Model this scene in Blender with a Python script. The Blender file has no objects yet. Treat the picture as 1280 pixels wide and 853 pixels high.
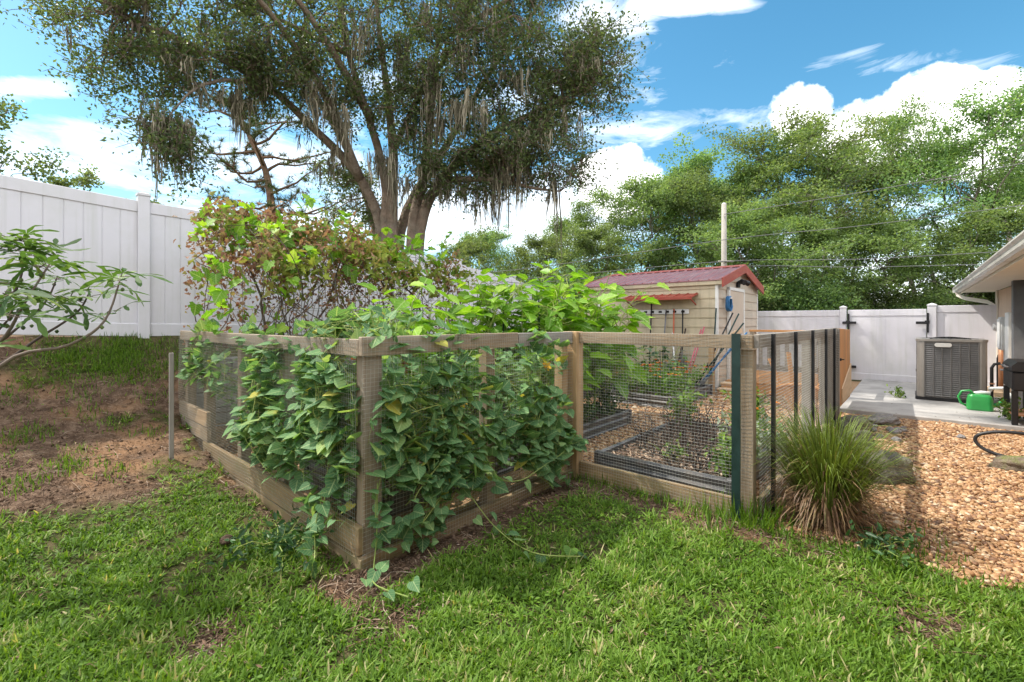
import bpy, math, random
import numpy as np
from mathutils import Vector
R0 = np.random.default_rng(7)
random.seed(7)
pi = math.pi
scene = bpy.context.scene
COL = scene.collection

# ------------------------------------------------------------------ frame of the yard
# The camera stands at the origin looking along +Y. The garden, the shed, the white fences and the house
# share one pair of axes: a runs away along the house, b runs towards the tall white fence.
TH = math.radians(41.3)
D1 = np.array([math.sin(TH), math.cos(TH), 0.0])
D2 = np.array([-math.cos(TH), math.sin(TH), 0.0])
PHI = math.atan2(D1[1], D1[0])
ORG = np.array([-0.87, 2.68, 0.0])
EYE = 1.45
def AB(a, b, z=0.0):
    p = ORG + D1 * a + D2 * b
    return np.array([p[0], p[1], z])
def to_ab(x, y):
    dx, dy = x - ORG[0], y - ORG[1]
    return dx * D1[0] + dy * D1[1], dx * D2[0] + dy * D2[1]
def at(px, py, Z):
    return np.array([(px - 640) / 569.0 * Z, Z, EYE - (py - 402) / 569.0 * Z])

# ------------------------------------------------------------------ numbers
def unit(v):
    v = np.asarray(v, float)
    return v / np.maximum(np.linalg.norm(v, axis=-1, keepdims=True), 1e-9)
_perm = np.random.default_rng(3).random((256, 256))
def vnoise(x, y):
    xi = np.floor(x).astype(int); yi = np.floor(y).astype(int)
    fx = x - xi; fy = y - yi
    fx = fx * fx * (3 - 2 * fx); fy = fy * fy * (3 - 2 * fy)
    g = lambda i, j: _perm[i % 256, j % 256]
    return (g(xi, yi) * (1 - fx) + g(xi + 1, yi) * fx) * (1 - fy) + (g(xi, yi + 1) * (1 - fx) + g(xi + 1, yi + 1) * fx) * fy
def fbm(x, y, o=4):
    s = 0; w = 0.5; t = 0
    for i in range(o):
        s = s + w * vnoise(x * 2 ** i + 17 * i, y * 2 ** i + 31 * i); t += w; w *= 0.5
    return s / t
def sstep(a, b, x):
    t = np.clip((x - a) / (b - a), 0, 1)
    return t * t * (3 - 2 * t)

def ground_z(x, y):
    """height of the ground: a level lawn, a bank that climbs to the tall white fence, a retained terrace inside the garden"""
    a, b = to_ab(x, y)
    top = np.interp(a, [-8, 0, 1.8, 5.5, 7.4, 9.5, 14], [1.3, 1.26, 1.22, 0.95, 0.72, 0.45, 0.1])
    prof = np.interp(b, [1.0, 1.9, 2.6, 3.2, 3.79, 4.5, 5.24, 7], [0, .05, .14, .25, .42, .85, 1.26, 1.26]) / 1.26
    inner = np.interp(b, [3.90, 4.0, 4.6, 5.24, 7], [0, .8, .95, 1.26, 1.26]) / 1.26
    w = sstep(0.0, 0.12, a)
    z = top * (prof * (1 - w) + inner * w)
    far = sstep(16, 60, np.hypot(x, y))
    z = z * (1 - far) + 0.3 * far
    dirt = sstep(1.6, 2.6, b) * (1 - w)
    z = z + (fbm(x * 2.1, y * 2.1, 3) - .5) * .05 * (1 - far) + (fbm(x * 7, y * 7, 3) - .5) * .07 * dirt
    inside = (a > -.05) & (a < 12.3) & (b > -1.6) & (b < 3.8)
    z = np.where(inside, z * .3, z)
    slab = (a > 7.3) & (b < -1.3) & (b > -9) & (a < 20)
    z = np.where(slab, np.minimum(z, .02), z)
    return z
def gz(x, y):
    return float(ground_z(np.array([x]), np.array([y]))[0])
def gab(a, b):
    p = AB(a, b); return gz(p[0], p[1])

# ------------------------------------------------------------------ mesh making
def raw_mesh(name, V, polys, rnd=None, wc=None, smooth=False):
    me = bpy.data.meshes.new(name)
    V = np.ascontiguousarray(V, np.float32)
    me.vertices.add(len(V)); me.vertices.foreach_set('co', V.ravel())
    loops = np.concatenate([np.asarray(p, np.int32).ravel() for p in polys])
    tot = np.concatenate([np.full(len(p), np.asarray(p).shape[1], np.int32) for p in polys])
    start = np.concatenate([[0], np.cumsum(tot)[:-1]]).astype(np.int32)
    me.loops.add(len(loops)); me.loops.foreach_set('vertex_index', loops)
    me.polygons.add(len(tot)); me.polygons.foreach_set('loop_start', start)
    me.polygons.foreach_set('use_smooth', np.full(len(tot), bool(smooth)))
    if rnd is not None:
        at_ = me.attributes.new('rnd', 'FLOAT', 'POINT'); at_.data.foreach_set('value', np.ascontiguousarray(rnd, np.float32))
    if wc is not None:
        at_ = me.attributes.new('wc', 'FLOAT_VECTOR', 'POINT'); at_.data.foreach_set('vector', np.ascontiguousarray(wc, np.float32).ravel())
    me.update(calc_edges=True)
    return me

def link(name, me, mat, parent=None, loc=None, rotz=None):
    o = bpy.data.objects.new(name, me); COL.objects.link(o)
    if mat is not None: me.materials.append(mat)
    if parent is not None: o.parent = parent
    if loc is not None: o.location = [float(q) for q in loc]
    if rotz is not None: o.rotation_euler = (0, 0, rotz)
    return o
def tag(o, label=None, cat=None, group=None, kind=None):
    if label: o['label'] = label
    if cat: o['category'] = cat
    if group: o['group'] = group
    if kind: o['kind'] = kind
    return o
def thing(name, label, cat, a, b, z=0.0, group=None, rotz=PHI):
    """an Empty at a thing's base, in the yard's axes"""
    o = bpy.data.objects.new(name, None); COL.objects.link(o)
    o.location = [float(q) for q in AB(a, b, z)]; o.rotation_euler = (0, 0, rotz); o.empty_display_size = .1
    return tag(o, label, cat, group)
def thing_at(name, label, cat, loc, group=None, rotz=0.0):
    o = bpy.data.objects.new(name, None); COL.objects.link(o)
    o.location = [float(q) for q in loc]; o.rotation_euler = (0, 0, rotz); o.empty_display_size = .1
    return tag(o, label, cat, group)
def copy_tree(o, parent=None):
    c = o.copy(); COL.objects.link(c); c.parent = parent
    for ch in list(o.children): copy_tree(ch, c)
    return c

class MB:
    """collects boxes, tubes, prisms and scattered leaves and links them as one mesh object"""
    def __init__(s): s.V = []; s.P = []; s.r = []; s.w = []; s.n = 0
    def add(s, V, polys, rnd=0.5, wc=None):
        V = np.asarray(V, float).reshape(-1, 3)
        s.V.append(V)
        for p in polys: s.P.append(np.asarray(p, np.int32) + s.n)
        s.r.append(np.full(len(V), rnd) if np.isscalar(rnd) else np.asarray(rnd))
        s.w.append(V if wc is None else wc); s.n += len(V)
    def box(s, x0, x1, y0, y1, z0, z1, c=.004, M=None, axis=None):
        c = min(c, (x1 - x0) * .45, (y1 - y0) * .45, (z1 - z0) * .45)
        lo = np.array([x0, y0, z0]); hi = np.array([x1, y1, z1])
        V = []; idx = {}
        for i in range(8):
            sg = [(i >> k) & 1 for k in range(3)]
            for k in range(3):
                p = [hi[j] if sg[j] else lo[j] for j in range(3)]
                for j in range(3):
                    if j != k: p[j] += -c if sg[j] else c
                idx[(i, k)] = len(V); V.append(p)
        V = np.array(V); polys = {3: [], 4: []}
        for k in range(3):
            j, l = (k + 1) % 3, (k + 2) % 3
            for sd in (0, 1):
                q = [(sd << k) | (u << j) | (v << l) for u, v in ((0, 0), (1, 0), (1, 1), (0, 1))]
                f = [idx[(i, k)] for i in q]
                polys[4].append(f if sd else f[::-1])
        for k in range(3):
            j, l = (k + 1) % 3, (k + 2) % 3
            for u in (0, 1):
                for v in (0, 1):
                    i0 = (u << j) | (v << l); i1 = i0 | (1 << k)
                    f = [idx[(i0, j)], idx[(i1, j)], idx[(i1, l)], idx[(i0, l)]]
                    polys[4].append(f if (u ^ v) else f[::-1])
        for i in range(8):
            f = [idx[(i, 0)], idx[(i, 1)], idx[(i, 2)]]
            par = bin(i).count('1') % 2
            polys[3].append(f if par else f[::-1])
        ax = int(np.argmax(hi - lo)) if axis is None else axis
        rr = R0.random(3) * 7
        wc = np.stack([V[:, ax] + rr[0], V[:, (ax + 1) % 3] + rr[1], V[:, (ax + 2) % 3] + rr[2]], 1)
        if M is not None: V = V @ np.asarray(M)[:3, :3].T + np.asarray(M)[:3, 3]
        s.add(V, [np.array(polys[4]), np.array(polys[3])], R0.random(), wc)
    def bar(s, p, q, w, h, c=.003, up=(0, 0, 1)):
        """a beam from p to q, w wide and h high"""
        p = np.asarray(p, float); q = np.asarray(q, float)
        L = np.linalg.norm(q - p); x = (q - p) / L
        u = np.asarray(up, float)
        if abs(np.dot(u, x)) > .98: u = np.array([1., 0, 0])
        y = unit(np.cross(u, x)); z = np.cross(x, y)
        M = np.eye(4); M[:3, 0] = x; M[:3, 1] = y; M[:3, 2] = z; M[:3, 3] = p
        s.box(0, L, -w / 2, w / 2, -h / 2, h / 2, c, M, 0)
    def tube(s, pts, rad, n=6, rnd=None, cap=True):
        pts = np.asarray(pts, float); m = len(pts)
        rad = np.full(m, rad) if np.isscalar(rad) else np.asarray(rad, float)
        t = np.gradient(pts, axis=0); t = unit(t)
        u = np.array([0, 0, 1.0]) if abs(t[0][2]) < .9 else np.array([1.0, 0, 0])
        V = []; W = []; L = 0
        for i in range(m):
            x = unit(np.cross(u, t[i])); y = np.cross(t[i], x); u = y if abs(np.dot(y, t[min(i + 1, m - 1)])) < .95 else x
            an = np.arange(n) / n * 2 * pi + pi / 4
            V.append(pts[i] + rad[i] * (np.cos(an)[:, None] * x + np.sin(an)[:, None] * y))
            if i: L += np.linalg.norm(pts[i] - pts[i - 1])
            W.append(np.stack([np.full(n, L), np.cos(an) * rad[i], np.sin(an) * rad[i]], 1))
        V = np.concatenate(V); W = np.concatenate(W) + R0.random(3) * 5
        i, j = np.meshgrid(np.arange(m - 1), np.arange(n), indexing='ij')
        q = np.stack([i * n + j, i * n + (j + 1) % n, (i + 1) * n + (j + 1) % n, (i + 1) * n + j], -1).reshape(-1, 4)
        polys = [q]
        if cap and n > 2:
            polys.append(np.array([list(range(n))[::-1], [(m - 1) * n + k for k in range(n)]]))
        s.add(V, polys, R0.random() if rnd is None else rnd, W)
    def prism(s, prof, p, q, xa, za, rnd=.5, close=True):
        """a profile of (u, v) points swept straight from p to q; u along xa, v along za"""
        prof = np.asarray(prof, float); p = np.asarray(p, float); q = np.asarray(q, float)
        xa = np.asarray(xa, float); za = np.asarray(za, float); n = len(prof)
        o = prof[:, :1] * xa + prof[:, 1:] * za
        V = np.concatenate([p + o, q + o]); k = np.arange(n if close else n - 1)
        f = np.stack([k, (k + 1) % n, (k + 1) % n + n, k + n], 1)
        polys = [f]
        if close: polys.append(np.array([list(range(n))[::-1], [n + i for i in range(n)]]))
        s.add(V, polys, rnd)
    def lathe(s, prof, n=20, c=(0, 0, 0), rnd=.5):
        prof = np.asarray(prof, float); m = len(prof); an = np.arange(n) / n * 2 * pi
        V = np.stack([prof[:, :1] * np.cos(an), prof[:, :1] * np.sin(an), np.repeat(prof[:, 1:], n, 1)], -1).reshape(-1, 3) + np.asarray(c)
        i, j = np.meshgrid(np.arange(m - 1), np.arange(n), indexing='ij')
        q = np.stack([i * n + j, i * n + (j + 1) % n, (i + 1) * n + (j + 1) % n, (i + 1) * n + j], -1).reshape(-1, 4)
        s.add(V, [q], rnd)
    def scatter(s, T, F, P, R, S, rnd):
        T = np.asarray(T, float); P = np.asarray(P, float); S = np.asarray(S, float)
        if S.ndim == 1: S = np.repeat(S[:, None], 3, 1)
        V = np.einsum('nij,nkj->nki', R, T[None] * S[:, None, :]) + P[:, None]
        k = len(T); off = (np.arange(len(P)) * k)[:, None, None]
        polys = [(np.asarray(f)[None] + off).reshape(-1, np.asarray(f).shape[1]) for f in F]
        s.add(V.reshape(-1, 3), polys, np.repeat(rnd, k), np.tile(T.astype(np.float32), (len(P), 1)))
    def build(s, name, mat, parent=None, loc=None, rotz=None, smooth=False, wc=True):
        me = raw_mesh(name, np.concatenate(s.V), s.P, np.concatenate(s.r), np.concatenate(s.w) if wc else None, smooth)
        return link(name, me, mat, parent, loc, rotz)

def frames(d, nrm):
    y = unit(d); z = np.asarray(nrm, float); z = unit(z - (z * y).sum(-1, keepdims=True) * y); x = np.cross(y, z)
    return np.stack([x, y, z], -1)
def rdir(n, rng=R0):
    return unit(rng.normal(size=(n, 3)))

# leaf shapes: y runs from stalk to tip, x across, z is the upper side
LEAF_T = [(0, 0, 0), (.27, .45, .07), (0, 1, -.05), (-.27, .45, .07)]; LEAF_F = [[[0, 1, 2, 3]]]
_h = [(0, .0), (.22, -.16), (.42, -.1), (.5, .12), (.42, .42), (.2, .72), (0, 1.0)]
def half_leaf(h, fold=.18, droop=.25):
    V = [(x, y, fold * abs(x) - droop * max(y, 0) ** 2 * .5) for x, y in h]
    n = len(h); V += [(-x, y, fold * abs(x) - droop * max(y, 0) ** 2 * .5) for x, y in h[1:-1]]
    mid = [(0, .45, -droop * .1 - .0)]
    V += mid; m = len(V) - 1
    r = [list(range(0, n)) + [m]]; l = [[0, m, n - 1] + [n + i for i in range(n - 3, -1, -1)]]
    return np.array(V), [np.array(r), np.array(l)]
HEART_T, HEART_F = half_leaf(_h)
BROAD_T, BROAD_F = half_leaf([(0, 0), (.2, -.05), (.36, .1), (.33, .24), (.44, .36), (.3, .52), (.3, .68), (.12, .84), (0, 1)], .22, .5)
OVAL_T, OVAL_F = half_leaf([(0, 0), (.2, .12), (.31, .35), (.3, .55), (.16, .82), (0, 1)], .3, .5)
GRAPE_T, GRAPE_F = half_leaf([(0, 0), (.25, -.15), (.46, .05), (.36, .2), (.55, .45), (.3, .5), (.28, .7), (0, 1)], .12, .35)
def fig_leaf():
    V = [(0, 0, 0)]; F = []
    for k, (ang, L) in enumerate(((-112, .55), (-58, .9), (0, 1.08), (58, .9), (112, .55))):
        a = math.radians(ang); d = np.array([math.sin(a), math.cos(a)]); n = np.array([d[1], -d[0]])
        pts = [d * .2 + n * .09, d * .45 * L + n * .05, d * .72 * L + n * .09, d * .93 * L + n * .055, d * L, d * .93 * L - n * .055, d * .72 * L - n * .09, d * .45 * L - n * .05, d * .2 - n * .09]
        i0 = len(V)
        for p in pts: V.append((p[0], p[1] + .12, -.42 * (p @ p) ** 1.1 + .1 * math.sqrt(p @ p)))
        F.append([0] + list(range(i0, i0 + 9))[::-1])
    return np.array(V), [np.array(F)]
FIG_T, FIG_F = fig_leaf()
BLADE_T = np.array([(-.5, 0, 0), (.5, 0, 0), (-.46, .4, .06), (.46, .4, .06), (-.32, .75, .22), (.32, .75, .22), (0, 1, .46)])
BLADE_F = [np.array([[0, 1, 3, 2], [2, 3, 5, 4]]), np.array([[4, 5, 6]])]
ARCH_T = np.array([(-.5, 0, 0), (.5, 0, 0), (-.46, .35, .04), (.46, .35, .04), (-.38, .66, .2), (.38, .66, .2), (-.26, .86, .45), (.26, .86, .45), (0, .9, .78)])
ARCH_F = [np.array([[0, 1, 3, 2], [2, 3, 5, 4], [4, 5, 7, 6]]), np.array([[6, 7, 8]])]
_oct = None
def pebble_shape():
    V = [(1, 0, 0), (-1, 0, 0), (0, 1, 0), (0, -1, 0), (0, 0, 1), (0, 0, -1)]
    F = [(0, 2, 4), (2, 1, 4), (1, 3, 4), (3, 0, 4), (2, 0, 5), (1, 2, 5), (3, 1, 5), (0, 3, 5)]
    V = [np.array(v, float) for v in V]; c = {}; G = []
    def mid(i, j):
        k = (min(i, j), max(i, j))
        if k not in c: c[k] = len(V); V.append(unit(V[i] + V[j]))
        return c[k]
    for a, b, d in F:
        x, y, z = mid(a, b), mid(b, d), mid(d, a); G += [(a, x, z), (x, b, y), (z, y, d), (x, y, z)]
    return np.array(V), [np.array(G)]
PEB_T, PEB_F = pebble_shape()
def blob_verts(sub=3):
    V, F = pebble_shape(); V = [v for v in V]; G = [tuple(f) for f in F[0]]
    for _ in range(sub - 1):
        c = {}; H = []
        def mid(i, j):
            k = (min(i, j), max(i, j))
            if k not in c: c[k] = len(V); V.append(unit(V[i] + V[j]))
            return c[k]
        for a, b, d in G:
            x, y, z = mid(a, b), mid(b, d), mid(d, a); H += [(a, x, z), (x, b, y), (z, y, d), (x, y, z)]
        G = H
    return np.array(V), np.array(G)

# ------------------------------------------------------------------ materials
class NT:
    def __init__(s, name):
        s.m = bpy.data.materials.new(name); s.m.use_nodes = True; s.t = s.m.node_tree; s.t.nodes.clear()
        s.out = s.n('ShaderNodeOutputMaterial')
    def n(s, typ, **kw):
        nd = s.t.nodes.new(typ)
        for k, v in kw.items():
            if k.startswith('i_'):
                nd.inputs[k[2:].replace('_', ' ')].default_value = v
            else: setattr(nd, k, v)
        return nd
    def l(s, a, b): s.t.links.new(a, b); return s
    def ramp(s, fac, stops, interp='LINEAR'):
        r = s.n('ShaderNodeValToRGB'); r.color_ramp.interpolation = interp; e = r.color_ramp.elements
        while len(e) < len(stops): e.new(.5)
        for el, (p, c) in zip(e, stops): el.position = p; el.color = (*c, 1)
        s.l(fac, r.inputs[0]); return r.outputs[0]
    def math(s, op, a, b=None, clamp=False):
        m = s.n('ShaderNodeMath', operation=op, use_clamp=clamp)
        for i, v in enumerate((a, b)):
            if v is None: continue
            if hasattr(v, 'is_output'): s.l(v, m.inputs[i])
            else: m.inputs[i].default_value = v
        return m.outputs[0]
    def mix(s, fac, a, b, typ='MIX'):
        m = s.n('ShaderNodeMix', data_type='RGBA', blend_type=typ)
        for i, v in ((0, fac), (6, a), (7, b)):
            if hasattr(v, 'is_output'): s.l(v, m.inputs[i])
            else: m.inputs[i].default_value = v if i == 0 else (*v, 1)
        return m.outputs[2]
    def noise(s, vec, scale, detail=4, rough=.55, dist=0):
        n = s.n('ShaderNodeTexNoise'); n.inputs['Scale'].default_value = scale; n.inputs['Detail'].default_value = detail
        n.inputs['Roughness'].default_value = rough; n.inputs['Distortion'].default_value = dist
        if vec is not None: s.l(vec, n.inputs['Vector'])
        return n.outputs['Fac']
    def mapping(s, vec, scale=(1, 1, 1)):
        m = s.n('ShaderNodeMapping'); m.inputs['Scale'].default_value = scale; s.l(vec, m.inputs['Vector']); return m.outputs[0]
    def attr(s, name): return s.n('ShaderNodeAttribute', attribute_name=name)
    def bump(s, h, strength=.4, dist=.01):
        b = s.n('ShaderNodeBump'); b.inputs['Strength'].default_value = strength; b.inputs['Distance'].default_value = dist
        s.l(h, b.inputs['Height']); return b.outputs[0]
    def principled(s, col, rough=.6, metal=0, spec=.4, normal=None):
        p = s.n('ShaderNodeBsdfPrincipled')
        if hasattr(col, 'is_output'): s.l(col, p.inputs['Base Color'])
        else: p.inputs['Base Color'].default_value = (*col, 1)
        if hasattr(rough, 'is_output'): s.l(rough, p.inputs['Roughness'])
        else: p.inputs['Roughness'].default_value = rough
        p.inputs['Metallic'].default_value = metal; p.inputs['Specular IOR Level'].default_value = spec
        if normal is not None: s.l(normal, p.inputs['Normal'])
        return p.outputs[0]
    def end(s, sh): s.l(sh, s.out.inputs['Surface']); return s.m

def pmat(name, base, var=.25, scale=6, rough=.6, metal=0, bump=.2, bscale=60, bdist=.004, spec=.4, dirt=None, dscale=2.0, damt=.5, streak=None):
    t = NT(name); co = t.n('ShaderNodeTexCoord').outputs['Object']
    n1 = t.noise(co, scale, 5); n2 = t.noise(co, bscale, 3)
    lo = tuple(c * (1 - var) for c in base); hi = tuple(min(1, c * (1 + var)) for c in base)
    c = t.ramp(n1, [(.3, lo), (.7, hi)])
    c = t.mix(.25, c, t.ramp(n2, [(.3, lo), (.7, hi)]))
    if dirt is not None:
        f = t.ramp(t.noise(co, dscale, 6, .65), [(.45, (0, 0, 0)), (.72, (damt,) * 3)])
        c = t.mix(f, c, dirt)
    if streak is not None:   # faint rain streaks
        f = t.ramp(t.noise(t.mapping(co, (7, 7, .35)), 1.6, 5, .65), [(.50, (0, 0, 0)), (.74, (streak[3],) * 3)])
        c = t.mix(f, c, streak[:3])
    r = t.math('ADD', t.math('MULTIPLY', n1, .25), rough - .12)
    return t.end(t.principled(c, r, metal, spec, t.bump(n2, bump, bdist)))
def woodmat(name, c1, c2, grey=None, gamt=.5, rough=.75, freq=38, green=None):
    t = NT(name); w = t.attr('wc').outputs['Vector']
    g = t.noise(t.mapping(w, (1.6, freq, freq)), 1.0, 6, .6, .6)
    k = t.noise(t.mapping(w, (2.2, 7, 7)), 1.0, 3, .5, 1.2)
    c = t.ramp(t.math('ADD', t.math('MULTIPLY', g, .7), t.math('MULTIPLY', k, .3)), [(.34, c2), (.5, tuple((a + b) / 2 for a, b in zip(c1, c2))), (.66, c1)])
    rv = t.attr('rnd').outputs['Fac']
    c = t.mix(1.0, c, t.ramp(rv, [(0, (.78, .78, .78)), (1, (1.12, 1.1, 1.06))]), 'MULTIPLY')
    if grey is not None:
        c = t.mix(t.ramp(t.noise(t.mapping(w, (1.2, 5, 5)), 1.0, 5, .6), [(.38, (0, 0, 0)), (.68, (gamt,) * 3)]), c, grey)
    if green is not None:
        c = t.mix(t.ramp(t.noise(w, 5.0, 5, .65), [(.5, (0, 0, 0)), (.7, (.6,) * 3)]), c, green)
    return t.end(t.principled(c, rough, 0, .3, t.bump(g, .5, .004)))
def leafmat(name, stops, trans=.35, rough=.45, spec=.3, tint=(1.25, 1.2, .55), objvar=0.0, veins=0.0):
    t = NT(name); r = t.attr('rnd').outputs['Fac']
    co = t.n('ShaderNodeTexCoord').outputs['Object']
    f = t.math('ADD', r, t.math('MULTIPLY', t.math('SUBTRACT', t.noise(co, 22, 2), .5), .35), True)
    c = t.ramp(f, stops)
    if veins:   # a pale midrib and side veins, drawn in the leaf's own shape
        sp = t.n('ShaderNodeSeparateXYZ'); t.l(t.attr('wc').outputs['Vector'], sp.inputs[0]); ax = t.math('ABSOLUTE', sp.outputs[0])
        u = t.math('ABSOLUTE', t.math('SUBTRACT', t.math('FRACT', t.math('MULTIPLY', t.math('SUBTRACT', sp.outputs[1], t.math('MULTIPLY', ax, .85)), 4.6)), .5))
        v = t.math('MAXIMUM', t.ramp(ax, [(.012, (1, 1, 1)), (.04, (0, 0, 0))]), t.math('MULTIPLY', t.ramp(u, [(.03, (.6, .6, .6)), (.10, (0, 0, 0))]), 1.0))
        bl = t.ramp(t.noise(co, 75, 3, .6), [(.58, (0, 0, 0)), (.72, (.55, .55, .55))])
        c = t.mix(t.math('MULTIPLY', v, veins), c, t.mix(.55, c, (.62, .72, .36))); c = t.mix(bl, c, t.mix(.6, c, (.30, .30, .05)))
    if objvar:
        ob = t.n('ShaderNodeObjectInfo').outputs['Random']
        hs = t.n('ShaderNodeHueSaturation'); t.l(c, hs.inputs['Color'])
        t.l(t.math('ADD', t.math('MULTIPLY', ob, .04 * objvar), .5 - .016 * objvar), hs.inputs['Hue'])
        t.l(t.math('ADD', t.math('MULTIPLY', ob, .5 * objvar), 1 - .25 * objvar), hs.inputs['Value']); c = hs.outputs[0]
    p = t.principled(c, rough, 0, spec)
    tr = t.n('ShaderNodeBsdfTranslucent'); t.l(t.mix(1.0, c, tint, 'MULTIPLY'), tr.inputs['Color'])
    m = t.n('ShaderNodeMixShader'); m.inputs[0].default_value = trans; t.l(p, m.inputs[1]); t.l(tr.outputs[0], m.inputs[2])
    return t.end(m.outputs[0])
def rampmat(name, stops, rough=.8, nscale=60, bump=.2, spec=.3, noise_amt=.3):
    t = NT(name); r = t.attr('rnd').outputs['Fac']; co = t.n('ShaderNodeTexCoord').outputs['Object']
    n = t.noise(co, nscale, 3)
    f = t.math('ADD', r, t.math('MULTIPLY', t.math('SUBTRACT', n, .5), noise_amt), True)
    return t.end(t.principled(t.ramp(f, stops), rough, 0, spec, t.bump(n, bump, .003)))
def ground_mat():
    t = NT('ground'); z = t.attr('zone').outputs['Color']; sp = t.n('ShaderNodeSeparateColor'); t.l(z, sp.inputs[0])
    co = t.n('ShaderNodeTexCoord').outputs['Object']
    n1 = t.noise(co, 9, 8, .68); n2 = t.noise(co, 55, 4, .6); n3 = t.noise(co, 1.6, 4)
    lawn = t.ramp(n1, [(.32, (.030, .030, .012)), (.5, (.062, .062, .022)), (.68, (.11, .085, .045))])
    dirt = t.ramp(n1, [(.28, (.042, .026, .017)), (.5, (.105, .066, .044)), (.7, (.21, .145, .10))])
    dirt = t.mix(t.ramp(n2, [(.55, (0, 0, 0)), (.72, (.7,) * 3)]), dirt, (.30, .225, .17))
    dirt = t.mix(t.ramp(n3, [(.5, (0, 0, 0)), (.66, (.6,) * 3)]), dirt, (.30, .17, .09))
    grav = t.ramp(n2, [(.3, (.18, .105, .055)), (.5, (.36, .23, .13)), (.7, (.5, .37, .25))])
    c = t.mix(sp.outputs['Red'], lawn, dirt); c = t.mix(sp.outputs['Green'], c, grav)
    h = t.math('ADD', n1, t.math('MULTIPLY', n2, .5))
    return t.end(t.principled(c, .95, 0, .15, t.bump(h, .8, .03)))

G_ = {}
# ------------------------------------------------------------------ material library
M = {}
M['ground'] = ground_mat()
M['vinyl'] = pmat('white_vinyl', (.66, .645, .69), .03, 1.5, .38, 0, .05, 8, .002, .4, (.50, .51, .46), 1.1, .5, (.47, .48, .44, .4))
M['fence_wood'] = woodmat('weathered_pine', (.36, .27, .175), (.17, .12, .075), (.30, .265, .22), .8, .8, 34)
M['post_wood'] = woodmat('new_pine', (.47, .32, .175), (.27, .17, .085), (.38, .31, .23), .5, .75, 30)
M['board_wood'] = woodmat('mossy_board', (.38, .27, .14), (.17, .11, .06), (.26, .21, .15), .6, .85, 30, (.15, .16, .06))
M['grey_wood'] = woodmat('grey_board', (.30, .27, .24), (.17, .15, .13), (.36, .34, .32), .6, .85, 34)
M['cedar'] = woodmat('cedar_plank', (.60, .30, .11), (.38, .165, .055), (.5, .32, .18), .35, .7, 26)
M['plywood'] = woodmat('pale_ply', (.68, .5, .33), (.56, .4, .25), (.6, .48, .36), .4, .8, 18)
M['red_wood'] = woodmat('red_paint', (.30, .045, .035), (.17, .025, .02), (.25, .12, .09), .3, .7, 20)
M['wire'] = pmat('galvanised_wire', (.40, .41, .39), .2, 20, .45, .6, 0)
M['green_post'] = pmat('green_steel', (.010, .030, .027), .3, 12, .45, .2, .1)
M['black_steel'] = pmat('black_steel', (.018, .019, .021), .3, 12, .42, .3, .1)
M['bed'] = pmat('bed_edging', (.075, .076, .082), .25, 8, .42, .25, .25, 50, .003, .5, (.24, .2, .16), 5, .5)
M['soil'] = pmat('soil', (.07, .048, .034), .5, 22, .95, 0, .9, 70, .02, .15, (.2, .14, .1), 14, .8)
M['chips'] = rampmat('wood_chips', [(0, (.07, .04, .03)), (.4, (.22, .145, .10)), (.75, (.36, .26, .18)), (1, (.5, .4, .3))], .9)
M['gravel'] = rampmat('river_pebbles', [(0, (.07, .04, .028)), (.22, (.17, .085, .045)), (.45, (.31, .165, .075)), (.65, (.41, .245, .12)), (.85, (.46, .32, .19)), (1, (.56, .48, .37))], .6, 45, .3, .4, .35)
M['concrete'] = pmat('concrete', (.38, .37, .36), .16, 2.2, .85, 0, .3, 90, .002, .25, (.19, .185, .175), 1.5, .75)
M['siding'] = pmat('cream_siding', (.55, .465, .32), .07, 3, .45, .0, .06, 30, .002, .4, (.36, .30, .20), 2.2, .5, (.30, .25, .17, .5))
M['siding_pale'] = pmat('pale_siding', (.54, .45, .35), .06, 3, .45, .0, .06, 30, .002, .4, (.38, .31, .24), 2.2, .4, (.33, .27, .2, .45))
M['door_tan'] = pmat('tan_door', (.55, .45, .36), .05, 3, .5, 0, .05, 30, .002, .4, (.4, .32, .25), 2.2, .3)
M['trim_white'] = pmat('white_trim', (.76, .75, .72), .05, 4, .45, 0, .04, 30, .002, .4, (.5, .48, .44), 3, .3)
M['red_roof'] = pmat('red_metal', (.27, .10, .11), .12, 3, .38, .3, .05, 20, .002, .5, (.42, .28, .27), 2.5, .5)
M['red_trim'] = pmat('red_trim', (.33, .06, .04), .12, 3, .5, .1, .05, 20, .002, .4, (.42, .16, .1), 4, .4)
M['blue_plastic'] = pmat('blue_plastic', (.03, .14, .32), .2, 8, .4, 0, .1)
M['stucco'] = pmat('peach_stucco', (.66, .50, .37), .05, 2.5, .9, 0, .5, 160, .003, .2, (.48, .36, .27), 1.2, .45, (.44, .33, .25, .4))
M['soffit'] = pmat('soffit', (.74, .68, .58), .04, 2.5, .7, 0, .1, 60, .002, .3)
M['gutter'] = pmat('gutter', (.66, .64, .60), .06, 3, .35, .1, .05, 20, .002, .5, (.34, .33, .31), 2.4, .75)
M['shingle'] = pmat('shingle', (.17, .14, .12), .35, 14, .95, 0, .7, 40, .01, .2)
M['grey_paint'] = pmat('grey_paint', (.12, .125, .135), .15, 5, .5, 0, .1, 30, .002, .4)
M['ac_metal'] = pmat('unit_metal', (.31, .29, .265), .1, 4, .42, .25, .06, 20, .002, .5, (.17, .145, .12), 2, .5, (.16, .14, .12, .4))
M['ac_louver'] = pmat('unit_louvre', (.19, .185, .18), .2, 6, .45, .3, .08)
M['badge'] = pmat('badge', (.74, .73, .70), .05, 8, .3, .3, 0)
M['copper'] = pmat('copper_pipe', (.48, .24, .13), .2, 6, .45, .3, .1)
M['box_grey'] = pmat('meter_grey', (.55, .55, .54), .08, 6, .45, .1, .05)
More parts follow.
